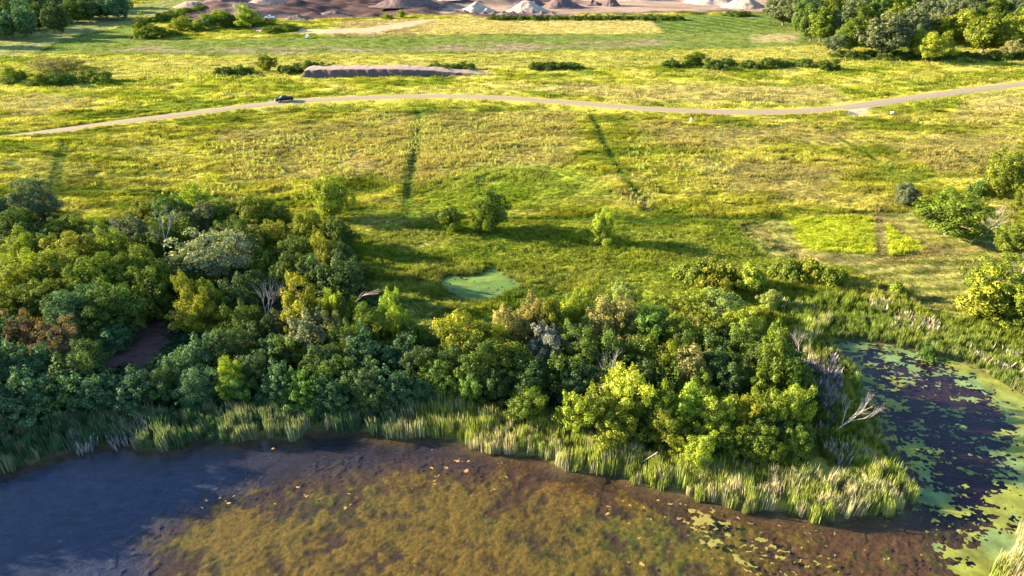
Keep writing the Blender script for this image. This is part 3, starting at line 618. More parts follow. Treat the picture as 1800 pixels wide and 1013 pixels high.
# ------------------------------------------------------------ trees
def crown_mesh(name, seed, Rx, H, z0, ncl, rc, npl, leaf, elong=1.0, lump=.25, dome=False, fill=.15):
    r = np.random.default_rng(seed)
    cz = z0 + (H - z0) * (.42 if not dome else .1); Rz = (H - cz) ; Rb = cz - z0
    i = np.arange(ncl) + .5; ph = np.arccos(1 - 2 * i / ncl); th = math.pi * (1 + 5 ** .5) * i + r.uniform(0, 6)
    D = np.stack([np.cos(th) * np.sin(ph), np.sin(th) * np.sin(ph), np.cos(ph)], 1) + r.normal(size=(ncl, 3)) * .18
    D /= np.linalg.norm(D, axis=1)[:, None]
    k = r.uniform(0, 6.28, 4)
    lobe = 1 + lump * (np.sin(D[:, 0] * 3.1 + k[0]) * np.cos(D[:, 1] * 2.7 + k[1]) + .6 * np.sin(D[:, 2] * 4 + k[2] + D[:, 0] * 2))
    rad = lobe * r.uniform(.60, 1.0, ncl)
    cc = D * rad[:, None] * np.array([Rx, Rx, 1]) ; cc[:, 2] = np.where(D[:, 2] > 0, D[:, 2] * rad * Rz, D[:, 2] * rad * Rb) + cz
    cs = rc * r.uniform(.5, 1.5, ncl)
    C_, Nn, L = [], [], []
    for j in range(ncl):
        out = D[j] * np.array([1, 1, .7]) + np.array([0, 0, .55]); out /= np.linalg.norm(out)
        n = int(npl * (cs[j] / rc) ** 1.7)
        d = r.normal(size=(n * 2, 3)); d /= np.linalg.norm(d, axis=1)[:, None]; d = d[(d @ out) > -.45][:n]
        q = d * (r.uniform(.6, 1.05, (len(d), 1)) + (r.uniform(size=(len(d), 1)) < .16) * r.uniform(0, .5, (len(d), 1))) * cs[j]
        q = q + out * (q @ out)[:, None] * (elong - 1)
        C_.append(cc[j] + q); Nn.append(d + out * .35 + r.normal(size=d.shape) * .5)
        L.append(np.clip(r.normal(.48 + r.normal() * .11, .21, len(d)), .02, .98))
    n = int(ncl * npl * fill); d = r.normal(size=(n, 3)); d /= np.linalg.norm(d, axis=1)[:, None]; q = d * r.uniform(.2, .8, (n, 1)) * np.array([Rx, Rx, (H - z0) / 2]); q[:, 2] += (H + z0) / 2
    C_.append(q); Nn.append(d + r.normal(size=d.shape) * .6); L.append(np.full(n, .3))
    c = np.vstack(C_); nn = np.vstack(Nn); c[:, 2] = np.maximum(c[:, 2], .12)
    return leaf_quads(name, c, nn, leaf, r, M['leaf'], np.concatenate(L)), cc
def branch(mb, r, p, d, L, rad, depth, spread, gravity=0):
    segs = 3
    for s in range(segs):
        d2 = (d + Vector((r.uniform(-1, 1), r.uniform(-1, 1), r.uniform(-.6, .9))) * .16 + Vector((0, 0, gravity))).normalized()
        q = p + d2 * L / segs; r2 = rad * (.84 if s < segs - 1 else .7)
        mb.tube(p, q, rad, r2, 6 if depth > 2 else 4); p, d, rad = q, d2, r2
        if depth > 0 and s > 0:
            for _ in range(2 if s == 1 else 3):
                a = r.uniform(0, 6.28); o_ = d.orthogonal().normalized(); o2 = d.cross(o_)
                e = (d + (o_ * math.cos(a) + o2 * math.sin(a)) * spread * r.uniform(.6, 1.2)).normalized()
                branch(mb, r, p, e, L * r.uniform(.55, .75), rad * .62, depth - 1, spread, gravity)
def trunk_mesh(name, seed, H, z0, cc, tr=.2):
    r = random.Random(seed); mb = MB(); p = Vector((0, 0, -.3)); rad = tr; top = H * .62; n = 5; pts = []
    for k in range(n):
        q = Vector((p.x + r.uniform(-.15, .15), p.y + r.uniform(-.15, .15), -.3 + (top + .3) * (k + 1) / n)); mb.tube(p, q, rad * (1.35 if k == 0 else 1), rad * .8, 7); pts.append((q, rad)); p = q; rad *= .8
    for j in range(0, len(cc), 2):
        c = Vector(cc[j]); b, rr = pts[min(n - 1, max(0, int(n * (c.z - 1.2) / top * .6)))]
        mid = b.lerp(c, .5) + Vector((0, 0, .25)); mb.tube(b, mid, rr * .42, rr * .28, 4); mb.tube(mid, c, rr * .28, .02, 4)
    return mb.mesh(name, M['bark'])
FAM = {}
def fam(key, n, R0, H, z0, **k):
    FAM[key] = []
    for i in range(n):
        me, cc = crown_mesh('crown', 1000 + len(FAM) * 37 + i, R0, H, z0, **k)
        FAM[key].append((me, trunk_mesh('trunk', 77 + len(FAM) * 5 + i, H, z0, cc, .05 + .022 * H), R0, H))
fam('round', 3, 3.4, 8, 1.0, ncl=125, rc=.60, npl=115, leaf=.22, lump=.32)
fam('clump', 3, 3.2, 8, .9, ncl=80, rc=.58, npl=150, leaf=.22, elong=1.7, lump=.42)
fam('spiky', 3, 3.0, 7, .6, ncl=75, rc=.52, npl=80, leaf=.30, elong=2.2, lump=.32)
fam('airy', 2, 3.4, 7, 1.8, ncl=80, rc=.55, npl=75, leaf=.22, lump=.30, fill=.06)
fam('column', 2, 1.4, 5.5, .3, ncl=26, rc=.55, npl=120, leaf=.24, elong=1.4)
fam('bush', 3, 2.6, 2.6, 0, ncl=60, rc=.5, npl=80, leaf=.24, dome=True, lump=.35)
fam('oak', 4, 5.5, 11, 1.5, ncl=130, rc=.9, npl=75, leaf=.44, lump=.25)
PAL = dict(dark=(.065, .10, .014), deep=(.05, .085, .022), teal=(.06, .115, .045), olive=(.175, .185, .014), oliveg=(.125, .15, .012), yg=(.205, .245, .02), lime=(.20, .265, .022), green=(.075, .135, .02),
    grey=(.18, .19, .09), greyd=(.10, .12, .05), tan=(.205, .19, .055), pale=(.17, .21, .045), white=(.22, .23, .18), red=(.13, .09, .04), mid=(.10, .135, .012))
def crown_width(key): return 2 * FAM[key][0][2]
def put_tree(name, x, y, key, var, sx, sz, col, label, cat, group, rot=None, leanx=0):
    me, tm, R0, H = FAM[key][var % len(FAM[key])]
    root = empty(name, (x, y, hz(x, y) - .05), random.uniform(0, 6.28) if rot is None else rot); asp = random.uniform(.88, 1.14); root.scale = (sx * asp, sx / asp, sz); tag(root, label, cat, group)
    t = link('trunk', tm, root); c = link('crown', me, root)
    j = random.uniform(.88, 1.14); h = random.uniform(.93, 1.08); c.color = (col[0] * j * h, col[1] * j, col[2] * j / h, 1)
    return root
def from_top(u, v, h):
    z = .6 + h
    for _ in range(3):
        x, y = G(u, v, z); z = hz(x, y) + h
    return x, y
SHARED = {'ow': ('leafy oak', 'oaks packed in the upper right wood'),
          'lw': ('crowded leafy tree deep in the shaded wood left of the small green pond', 'trees packed in the shaded left wood'),
          'cw': ('crowded leafy tree inside the dark wood between the swale and the cattails', 'trees packed in the central wood')}
cnt = 0
AUTO = []
ORD = ['nearest', 'second', 'third', 'fourth', 'fifth', 'sixth', 'seventh', 'eighth', 'ninth', 'tenth', 'eleventh', 'twelfth']
MARKS = {'lw': [(20, 560, 'the rusty-leaved tree'), (20, 700, 'the left shore corner'), (250, 600, 'the brown clearing'), (370, 460, 'the big silvery tree'), (525, 540, 'the tall pale olive tree'), (395, 655, 'the bright lime front tree'), (690, 545, 'the lime pair'), (585, 400, 'the right wood corner'), (90, 480, 'the large grey-olive tree'), (610, 680, 'the lavender reeds')],
    'cw': [(832, 600, 'the broad olive-tan tree'), (962, 600, 'the white blossoming tree'), (1075, 560, 'the big tan-olive tree'), (1225, 650, 'the brownish tan tree'), (1262, 730, 'the large yellow-green front tree'), (1400, 710, 'the yellow pointed tree'), (926, 710, 'the lone green shore tree')],
    'ow': [(1385, 20, 'the leftmost grey oak'), (1452, 45, 'the second front oak'), (1562, 60, 'the broad grey-green oak'), (1650, 75, 'the bright yellow-green front tree'), (1745, 60, 'the big olive-green oak'), (1840, 60, 'the right border')]}
def auto_labels():
    adj = dict(dark='dark green', deep='very dark', teal='blue-green', mid='mid green', oliveg='olive green', olive='olive', greyd='grey-green', yg='yellowish')
    seen = {}; rows = []
    for o, zone, u, v, key, col in AUTO:
        mu, mv, mn = min(MARKS[zone], key=lambda m: (m[0] - u) ** 2 + (1.4 * (m[1] - v)) ** 2); du, dv = u - mu, (v - mv) * 1.4
        side = ('right of' if du > 0 else 'left of') if abs(du) > abs(dv) else ('in front of' if dv > 0 else 'behind')
        rows.append((mn, side, math.hypot(du, dv), o, adj.get(col, 'green'), key))
    for mn, side, d, o, a, key in sorted(rows, key=lambda t: (t[0], t[1], t[2])):
        k = seen.get((mn, side), 0); seen[(mn, side)] = k + 1
        o['label'] = '%s %s tree, %s one %s %s' % (a, 'feathery' if key == 'spiky' else 'leafy', ORD[min(k, 11)], side, mn)
NTH = ['leftmost', 'second from left', 'third from left', 'fourth from left', 'fifth from left', 'sixth from left', 'seventh from left', 'eighth from left', 'ninth from left', 'tenth from left', 'eleventh from left'] + ['%s from left' % w for w in 'twelfth thirteenth fourteenth fifteenth sixteenth seventeenth eighteenth nineteenth twentieth twenty-first twenty-second'.split()]
def T(u, v, w, h, key, col, label=None, name=None, cat='tree', group=None, zone=None):
    """a tree whose top stands at photograph direction (u, v), w wide there, h metres tall"""
    global cnt
    cnt += 1
    if zone in ('lw', 'cw') and key == 'round': key = {0: 'spiky', 2: 'clump', 3: 'clump'}.get(cnt % 5, 'round')
    x, y = from_top(u, v + 3, h * .95); dep = depth_at(x, y, h * .6)
    width = w * dep / F; me, tm, R0, H = FAM[key][0]
    if name is None: name = {'bush': 'shrub', 'column': 'young_tree', 'oak': 'oak_tree', 'airy': 'silvery_tree'}.get(key, 'deciduous_tree')
    if label is None: label, group = SHARED[zone]; auto = zone
    else: auto = None
    if name in ('shrub',): cat = 'shrub'
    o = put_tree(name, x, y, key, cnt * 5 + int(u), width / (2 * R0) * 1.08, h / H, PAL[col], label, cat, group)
    if auto: AUTO.append((o, auto, u, v + 30, key, col))
    return o
LW, CW = 'trees of the wood left of the small pond', 'trees of the wood between pond and meadow'
# wood on the left: back edge along the meadow
T(52, 322, 62, 8, 'round', 'greyd', 'grey-green round tree standing alone at the far left edge of the meadow')
T(18, 374, 74, 7, 'round', 'dark', 'dark round tree below the lone grey-green tree at the left edge', group=LW)
T(32, 408, 62, 7, 'clump', 'yg', 'yellow-green sunlit tree at the left border under the dark round one', group=LW)
T(76, 412, 50, 6.5, 'clump', 'oliveg', 'small olive tree right of the yellow-green tree at the left border', group=LW)
T(122, 380, 66, 6.5, 'round', 'mid', 'low sunlit round tree below the mown meadow corner at left', group=LW)
T(166, 385, 42, 6, 'clump', 'yg', 'narrow yellow-green tree beside the low sunlit round tree at left', group=LW)
T(125, 415, 96, 7.5, 'round', 'olive', 'broad olive-topped tree spreading in the left wood', group=LW)
T(190, 403, 52, 7, 'clump', 'yg', 'yellow-topped tree just right of the broad olive tree', group=LW)
T(248, 350, 56, 6, 'clump', 'olive', 'olive sunlit tree on the wood edge by the curved mown strip', group=LW)
T(298, 345, 60, 7, 'round', 'green', 'brighter green round tree on the back edge of the left wood', group=LW)
T(343, 328, 38, 6, 'spiky', 'lime', 'light green young tree poking into the meadow behind the left wood', group=LW)
T(352, 357, 64, 6.5, 'round', 'greyd', 'dark grey-green tree in front of the light green young tree', group=LW)
T(392, 352, 55, 6.5, 'round', 'mid', 'mid green tree on the back edge left of the olive crowned one', group=LW)
T(432, 350, 74, 7, 'round', 'oliveg', 'broad olive crowned tree at the middle of the back edge', group=LW)
T(482, 356, 52, 6, 'clump', 'mid', 'rounded green tree on the back edge with a yellow lit top', group=LW)
T(578, 314, 62, 8.5, 'round', 'yg', 'bright olive rounded tree standing out at the wood corner towards the meadow')
T(540, 376, 66, 6.5, 'round', 'oliveg', 'wide olive-dark tree in front of the rounded corner tree', group=LW)
T(594, 384, 44, 7, 'round', 'dark', 'dark tree at the right corner of the left wood', group=LW)
T(370, 405, 118, 9, 'airy', 'grey', 'big silvery grey tree with wide open crown in the middle of the left wood')
T(476, 388, 58, 7, 'clump', 'olive', 'olive tree right of the big silvery tree', group=LW)
T(440, 398, 58, 7, 'clump', 'mid', 'greenish tree touching the right side of the silvery crown', group=LW)
T(568, 412, 52, 8, 'clump', 'olive', 'upright olive tree with sunny left side near the right wood corner', group=LW)
T(600, 430, 50, 7, 'round', 'deep', 'very dark tree on the wood edge above the swale', group=LW)
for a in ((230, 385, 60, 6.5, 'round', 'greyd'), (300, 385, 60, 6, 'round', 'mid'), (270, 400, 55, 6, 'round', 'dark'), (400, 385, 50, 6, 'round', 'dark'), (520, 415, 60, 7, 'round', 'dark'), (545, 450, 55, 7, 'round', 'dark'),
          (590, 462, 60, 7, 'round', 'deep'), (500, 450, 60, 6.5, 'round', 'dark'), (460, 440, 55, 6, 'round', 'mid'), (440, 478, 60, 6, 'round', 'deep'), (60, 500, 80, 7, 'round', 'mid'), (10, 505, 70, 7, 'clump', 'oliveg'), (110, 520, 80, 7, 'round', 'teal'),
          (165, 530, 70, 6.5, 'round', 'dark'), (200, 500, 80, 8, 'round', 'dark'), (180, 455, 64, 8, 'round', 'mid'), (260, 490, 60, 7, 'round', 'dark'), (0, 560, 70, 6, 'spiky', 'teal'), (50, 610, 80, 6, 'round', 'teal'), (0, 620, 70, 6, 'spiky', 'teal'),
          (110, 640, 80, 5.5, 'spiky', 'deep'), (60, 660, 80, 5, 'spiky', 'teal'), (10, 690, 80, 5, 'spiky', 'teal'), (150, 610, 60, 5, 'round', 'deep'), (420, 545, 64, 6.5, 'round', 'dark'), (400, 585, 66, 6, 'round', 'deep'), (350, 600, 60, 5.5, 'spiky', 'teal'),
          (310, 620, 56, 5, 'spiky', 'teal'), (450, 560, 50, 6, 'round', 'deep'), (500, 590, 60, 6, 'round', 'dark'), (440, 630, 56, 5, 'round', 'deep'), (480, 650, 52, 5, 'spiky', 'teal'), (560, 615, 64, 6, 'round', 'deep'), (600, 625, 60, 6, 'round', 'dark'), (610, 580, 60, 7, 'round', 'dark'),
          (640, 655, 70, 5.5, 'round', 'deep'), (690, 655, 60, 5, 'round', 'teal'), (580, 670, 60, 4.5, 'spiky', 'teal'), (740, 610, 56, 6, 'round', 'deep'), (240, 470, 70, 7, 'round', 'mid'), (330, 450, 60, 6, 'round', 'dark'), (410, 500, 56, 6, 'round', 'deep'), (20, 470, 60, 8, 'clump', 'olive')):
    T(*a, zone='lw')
T(26, 446, 82, 8, 'clump', 'yg', 'large yellow-green lit tree at the left border, middle height', group=LW)
T(82, 452, 92, 8, 'round', 'oliveg', 'large grey-olive tree right of the yellow-green one at the border', group=LW)
T(142, 466, 92, 8.5, 'round', 'mid', 'large green tree left of the brown clearing, farther back', group=LW)
T(236, 442, 88, 8.5, 'round', 'mid', 'big dark tree with yellow-lit top above the brown clearing', group=LW)
T(32, 556, 70, 6.5, 'airy', 'red', 'tree with rusty reddish leaves at the left border', group=LW)
T(92, 566, 70, 6.5, 'airy', 'red', 'tree with reddish patches right of the rusty one at the border', group=LW)
T(190, 578, 56, 3.5, 'spiky', 'teal', 'grey-green spiky shrub beside the fallen dead log', name='shrub', group=LW)
T(330, 484, 38, 8, 'clump', 'olive', 'small sunny topped tree right of the brown clearing, tallest there', group=LW)
T(338, 518, 68, 7, 'clump', 'olive', 'olive sunlit tree leaning over the right side of the brown clearing', group=LW)
T(373, 500, 50, 7, 'clump', 'oliveg', 'round olive tree behind the one over the clearing', group=LW)
T(525, 502, 72, 9, 'clump', 'olive', 'tall pale olive tree with sunny crown left of the dead pinkish snags')
T(574, 512, 46, 8, 'clump', 'yg', 'yellowish tree just right of the tall pale olive tree', group=LW)
T(612, 522, 50, 7, 'clump', 'oliveg', 'olive topped tree under the leaning white dead limb', group=LW)
T(583, 548, 38, 7, 'clump', 'tan', 'small tan-lit tree between two darker crowns', group=LW)
T(545, 560, 66, 6.5, 'spiky', 'grey', 'grey-green feathery tree below the tall pale olive tree', group=LW)
T(490, 545, 44, 6, 'airy', 'greyd', 'greyish thin tree left of the feathery one', group=LW)
T(470, 588, 42, 6, 'column', 'teal', 'narrow blue-green tree in the shade of the left wood', group=LW)
T(642, 545, 64, 8, 'round', 'mid', 'dark green tree at the right of the left wood by the swale', group=LW)
T(682, 512, 36, 8, 'clump', 'lime', 'lime green slender tree next to the swale, tallest of its pair')
T(698, 540, 42, 7, 'clump', 'lime', 'pale lime tree in front of the slender lime one')
T(724, 562, 38, 5.5, 'clump', 'green', 'small green tree on the swale edge right of the lime pair', group=LW)
T(640, 595, 74, 6.5, 'spiky', 'teal', 'dark feathery green tree under the lime pair to the left', group=LW)
T(702, 598, 62, 6, 'spiky', 'teal', 'dark feathery green tree directly under the lime pair', group=LW)
T(395, 628, 42, 6.5, 'clump', 'lime', 'bright lime sunlit tree standing at the front of the left wood')
T(412, 662, 46, 4.5, 'clump', 'green', 'green lower bush in front of the bright lime tree', group=LW)
T(220, 668, 66, 4.5, 'spiky', 'teal', 'feathery shrub near the cattails below the brown clearing', group=LW, name='shrub')
T(150, 665, 70, 5, 'spiky', 'teal', 'feathery blue-green tree left of the shrub below the clearing', group=LW)
T(275, 655, 56, 4.5, 'round', 'deep', 'rounded dark tree by the cattails, right of the clearing shrub', group=LW)
T(340, 655, 64, 4.5, 'round', 'teal', 'rounded blue-green tree by the cattails left of the bright lime tree', group=LW)
T(524, 662, 50, 4.8, 'spiky', 'green', 'low green tree at the cattail edge, left of a lime tipped one', group=LW)
T(566, 652, 42, 5.2, 'clump', 'green', 'small tree with lime tip at the cattail edge', group=LW)
T(772, 638, 64, 5, 'round', 'green', 'bright green round bush-like tree at the shore between the two woods')
T(826, 656, 46, 5, 'clump', 'green', 'pale green upright shore tree right of the bright round one')
T(926, 682, 66, 5, 'clump', 'mid', 'green bushy tree alone above the sunlit cattails')
T(738, 668, 44, 4, 'round', 'teal', 'small dark shore tree left of the bright green round one', group=LW)
# central wood
T(832, 558, 92, 8, 'clump', 'olive', 'broad olive-tan tree at the left end of the central wood', group=CW)
T(795, 576, 42, 6.5, 'clump', 'oliveg', 'small olive tree at the left tip of the central wood', group=CW)
T(900, 543, 56, 8, 'clump', 'tan', 'tan-lit tree right of the broad olive-tan one', group=CW)
T(938, 522, 52, 8, 'clump', 'tan', 'tan-olive tree on the crest of the central wood, left of centre', group=CW)
T(972, 526, 50, 8, 'clump', 'olive', 'olive tree on the crest between tan-olive and bright narrow trees', group=CW)
T(1010, 511, 44, 8, 'clump', 'yg', 'bright narrow tree with greyish base on the crest', group=CW)
T(962, 572, 62, 7, 'airy', 'white', 'tree covered in white blossom among the central wood')
T(1003, 572, 48, 6.5, 'round', 'green', 'green round tree right of the white blossoming one', group=CW)
T(1075, 523, 86, 9, 'clump', 'tan', 'big tan-olive rounded tree on the crest of the central wood')
T(1098, 492, 50, 6, 'airy', 'pale', 'pale feathery tree behind the big tan-olive rounded one', group=CW)
T(1140, 543, 76, 8, 'round', 'green', 'dark green tree right of the big tan-olive one', group=CW)
T(1186, 562, 60, 7, 'round', 'mid', 'mid green tree at the right of the dark green crest tree', group=CW)
T(1225, 618, 74, 7.5, 'round', 'tan', 'brownish tan lit tree in the front half of the central wood')
T(1166, 606, 52, 7, 'clump', 'oliveg', 'olive-dark tree left of the brownish tan tree', group=CW)
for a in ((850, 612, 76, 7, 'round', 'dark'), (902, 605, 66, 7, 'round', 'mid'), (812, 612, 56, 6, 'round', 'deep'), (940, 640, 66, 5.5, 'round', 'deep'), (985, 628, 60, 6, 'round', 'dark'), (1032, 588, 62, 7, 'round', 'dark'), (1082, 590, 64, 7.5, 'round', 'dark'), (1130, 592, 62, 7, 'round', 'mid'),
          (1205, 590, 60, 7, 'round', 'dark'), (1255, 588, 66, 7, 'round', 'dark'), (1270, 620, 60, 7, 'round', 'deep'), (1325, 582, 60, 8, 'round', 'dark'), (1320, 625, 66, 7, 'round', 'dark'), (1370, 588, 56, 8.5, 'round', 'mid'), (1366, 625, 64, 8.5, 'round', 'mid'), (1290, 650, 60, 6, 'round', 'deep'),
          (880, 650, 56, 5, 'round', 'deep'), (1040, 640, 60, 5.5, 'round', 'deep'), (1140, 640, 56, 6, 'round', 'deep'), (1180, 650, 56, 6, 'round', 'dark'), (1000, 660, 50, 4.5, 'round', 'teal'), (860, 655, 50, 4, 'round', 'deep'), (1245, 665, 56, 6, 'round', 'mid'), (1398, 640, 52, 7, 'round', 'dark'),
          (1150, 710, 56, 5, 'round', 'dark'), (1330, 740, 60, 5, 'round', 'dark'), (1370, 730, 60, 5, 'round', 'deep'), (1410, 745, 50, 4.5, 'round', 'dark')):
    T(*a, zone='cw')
T(1102, 654, 84, 8, 'clump', 'yg', 'tall yellow-green tree at the front of the central wood, beside pinkish dead twigs')
T(1050, 688, 56, 6, 'spiky', 'oliveg', 'olive tree left of the tall yellow-green front tree', group=CW)
T(1018, 700, 54, 5.5, 'spiky', 'yg', 'spiky-leaved tree at the left end of the sunlit front group', group=CW)
T(1080, 722, 66, 5, 'clump', 'olive', 'low olive tree over the cattails under the tall yellow-green one', group=CW)
T(1170, 684, 56, 6.5, 'clump', 'yg', 'bright yellow tree right of the tall yellow-green front tree', group=CW)
T(1212, 680, 62, 7, 'round', 'lime', 'bright lime-yellow domed tree in the sunlit front group', group=CW)
T(1262, 695, 70, 7, 'clump', 'yg', 'large yellow-green tree in the middle right of the front group', group=CW)
T(1180, 730, 60, 5.5, 'clump', 'oliveg', 'olive tree close behind the cattails, left of the large yellow-green one', group=CW)
T(1318, 700, 56, 6.5, 'clump', 'olive', 'olive tree left of the yellow pointed pair in the front group', group=CW)
T(1348, 688, 58, 7, 'clump', 'oliveg', 'olive-green tree behind the yellow pointed one', group=CW)
T(1402, 680, 66, 8, 'clump', 'yg', 'yellow pointed tree at the right end of the front group', group=CW)
T(1288, 742, 66, 5, 'clump', 'mid', 'green low tree behind the cattails, middle of the front group', group=CW)
T(1346, 755, 62, 4.8, 'round', 'mid', 'round dark-green low tree at the right behind the cattails', group=CW)
T(1396, 762, 54, 4.2, 'round', 'mid', 'rightmost low round tree behind the cattails', group=CW)
T(1232, 765, 56, 4.5, 'clump', 'yg', 'small bright tree nearest the cattails below the large yellow-green one', group=CW)
# willow scrub and bushes between the woods and the mown ground
WS = 'scrub bushes beyond the central wood'
T(1225, 505, 60, 5, 'airy', 'yg', 'light green willow bush behind the central wood, leftmost', name='shrub', group=WS)
T(1272, 512, 62, 5.5, 'airy', 'pale', 'pale light willow bush next right behind the central wood', name='shrub', group=WS)
T(1306, 540, 62, 5, 'airy', 'yg', 'light willow bush nearest the round lone shrub', name='shrub', group=WS)
T(1232, 545, 62, 5, 'airy', 'oliveg', 'light willow bush directly touching the central wood', name='shrub', group=WS)
T(1182, 522, 46, 4, 'airy', 'oliveg', 'low thin bush left of the willow bushes', name='shrub', group=WS)
T(1228, 458, 64, 4, 'bush', 'mid', 'wide low bush mass left of the mown ground, left half', group=WS)
T(1272, 460, 62, 4.2, 'bush', 'oliveg', 'wide low bush mass left of the mown ground, right half', group=WS)
T(1255, 485, 66, 3.6, 'bush', 'olive', 'low bush in front of the wide bush mass', group=WS)
T(1326, 462, 36, 5, 'column', 'yg', 'small slim tree right of the wide bush mass')
T(1388, 454, 52, 3.6, 'bush', 'mid', 'leftmost rounded bush of the clump casting a long shadow on mown grass', group=WS)
T(1425, 452, 54, 4, 'bush', 'olive', 'sunny middle bush of the clump casting a long shadow', group=WS)
T(1462, 466, 56, 3.8, 'bush', 'oliveg', 'right bush of the clump casting a long shadow', group=WS)
T(1357, 510, 36, 3.2, 'round', 'pale', 'small pale round shrub alone in the marsh grass', name='shrub')
T(1586, 496, 32, 2.6, 'bush', 'yg', 'small bright shrub at the tip of the long bush shadow')
T(1640, 600, 28, 2.6, 'bush', 'green', 'small green shrub at the marsh edge near pale reeds')
# lone trees of the meadow
T(791, 355, 26, 6, 'column', 'mid', 'slim dark conical young tree left of the big round meadow tree')
T(861, 338, 60, 8, 'round', 'mid', 'big dark round tree alone in the meadow behind the small pond')
T(1062, 367, 38, 7, 'clump', 'yg', 'slender green tree right of the big round meadow tree')
T(1600, 322, 42, 5, 'round', 'greyd', 'small grey-green round tree above the mown blocks')
T(1684, 344, 106, 8, 'round', 'mid', 'large rounded tree with dead grey branches on its right side, beside the mown ground')
T(1724, 316, 32, 3.5, 'bush', 'green', 'little shrub behind the large tree with dead branches')
T(1784, 274, 66, 9, 'round', 'oliveg', 'big olive tree at the right border of the meadow, farther back')
T(1818, 335, 46, 5, 'round', 'oliveg', 'olive tree cut by the right border below the big olive tree')
T(1796, 398, 62, 6, 'clump', 'oliveg', 'sunny olive tree at the right border in line with the mown ground')
T(1768, 455, 88, 8.5, 'airy', 'mid', 'large loose-crowned tree with whitish bare stems at the right border')
T(1738, 490, 52, 6.5, 'column', 'olive', 'cone shaped olive tree left of the large loose-crowned border tree')
T(1800, 500, 76, 6, 'clump', 'oliveg', 'lower tree at the right border under the large loose-crowned one')
# shrubs of the far meadow and thicket rows
FM = 'bushes in the meadow beyond the road'
T(466, 96, 32, 6, 'round', 'olive', 'small round tree in the dark thicket row beyond the road')
for u, v, w, lab in ((395, 115, 36, 'leftmost low bush of the thicket row beyond the road'), (425, 114, 40, 'second bush from the left of the thicket row beyond the road'), (508, 111, 40, 'bush just right of the small round tree in the thicket row'),
                     (548, 105, 34, 'taller bush of the thicket row above the soil stockpile'), (575, 110, 30, 'rightmost bush of the thicket row above the soil stockpile')):
    T(u, v, w, 3, 'bush', 'dark', lab, group=FM)
for u, w, lab in ((765, 34, 'left bush of the low pair right behind the soil stockpile'), (795, 44, 'middle dark bush right behind the soil stockpile'), (822, 30, 'right small bush behind the soil stockpile')):
    T(u, 109, w, 2.5, 'bush', 'dark', lab, group=FM)
for u, w, lab in ((950, 36, 'left bush of the isolated dark patch in the yellow grass'), (975, 44, 'middle bush of the isolated dark patch in the yellow grass'), (1003, 40, 'right bush of the isolated dark patch in the yellow grass')):
    T(u, 106, w, 2.6, 'bush', 'dark', lab, group=FM)
T(1222, 90, 36, 5, 'round', 'mid', 'small round tree at the left end of the hedge near the oak wood')
for k in range(9):
    T(1180 + k * 33 + (k % 3) * 6, 103 - (k % 2) * 3, 36, 2.4 + .5 * (k % 3), 'bush', 'dark', 'low dark bush in the hedge by the yellow field, ' + NTH[k], group='low bushes of the far hedge line')
for u, v, w, key, col, lab in ((20, 122, 40, 'bush', 'mid', 'bush at the left border beyond the road'), (90, 100, 90, 'airy', 'tan', 'pale twiggy leafless-looking bush at the left beyond the road'), (75, 128, 50, 'bush', 'mid', 'green bush below the pale twiggy one'),
                            (110, 126, 50, 'bush', 'dark', 'dark bush right of the one under the twiggy bush'), (145, 122, 46, 'bush', 'olive', 'sunny round bush right of the dark bush beyond the road'), (172, 124, 42, 'bush', 'mid', 'rightmost bush of the left thicket beyond the road')):
    T(u, v, w, 3.6 if key == 'bush' else 5, key, col, lab, name='shrub', group='left thicket beyond the road')
# copses by the quarry
QC = 'small trees near the quarry'
for u, v, w, h, key, col, lab in ((248, 27, 24, 8, 'column', 'mid', 'slim tree at the left end of the copse by the crop field'), (245, 50, 30, 4, 'bush', 'yg', 'low bright bush under the slim copse tree'), (268, 42, 40, 6, 'round', 'mid', 'round tree right of the slim copse tree'),
        (316, 28, 38, 6.5, 'round', 'yg', 'yellow-green round tree of the copse by the white pickup, left of it'), (300, 50, 30, 3, 'bush', 'mid', 'low bush between the copse trees'), (345, 38, 30, 4, 'bush', 'oliveg', 'low bush directly left of the nearer white pickup'),
        (380, 17, 50, 7.5, 'round', 'yg', 'round sunny tree directly above the nearer white pickup'), (362, 26, 30, 6, 'round', 'green', 'small tree left of the sunny one above the white pickup'), (400, 24, 34, 6, 'round', 'dark', 'dark tree behind the white box trailer'),
        (430, 9, 40, 11, 'clump', 'lime', 'tallest light green tree between the two white pickups'), (422, 32, 30, 4, 'bush', 'green', 'bush at the foot of the tallest light green tree'), (455, 28, 40, 4, 'bush', 'mid', 'bush right of the tallest light green tree'),
        (488, 41, 60, 3, 'bush', 'mid', 'long dark bush on the slope under the farther white pickup'), (705, 16, 16, 4, 'round', 'yg', 'tiny round tree at the foot of the ploughed quarry slope'), (680, 21, 18, 3, 'bush', 'yg', 'tiny bush left of the tiny round tree'),
        (1290, 16, 30, 3, 'bush', 'green', 'left bush at the foot of the pale sand piles'), (1310, 17, 26, 2.6, 'bush', 'dark', 'right bush at the foot of the pale sand piles')):
    T(u, v, w, h, key, col, lab, group=QC)
for k in range(22):
    T(868 + k * 15.5, 24 + .3 * (k % 3), 22, 2.2 + .4 * (k % 2), 'bush', 'dark' if k % 4 else 'mid', 'low dark bush in the row between straw field and quarry, ' + NTH[k], group='row of bushes in front of the quarry')
for k in range(7):
    T(272 + k * 13, 18 - k * 3.2 + 8, 26, 3, 'bush', 'mid', 'low bush on the grassy bank left of the quarry, ' + NTH[k], group='bushes on the bank left of the quarry')
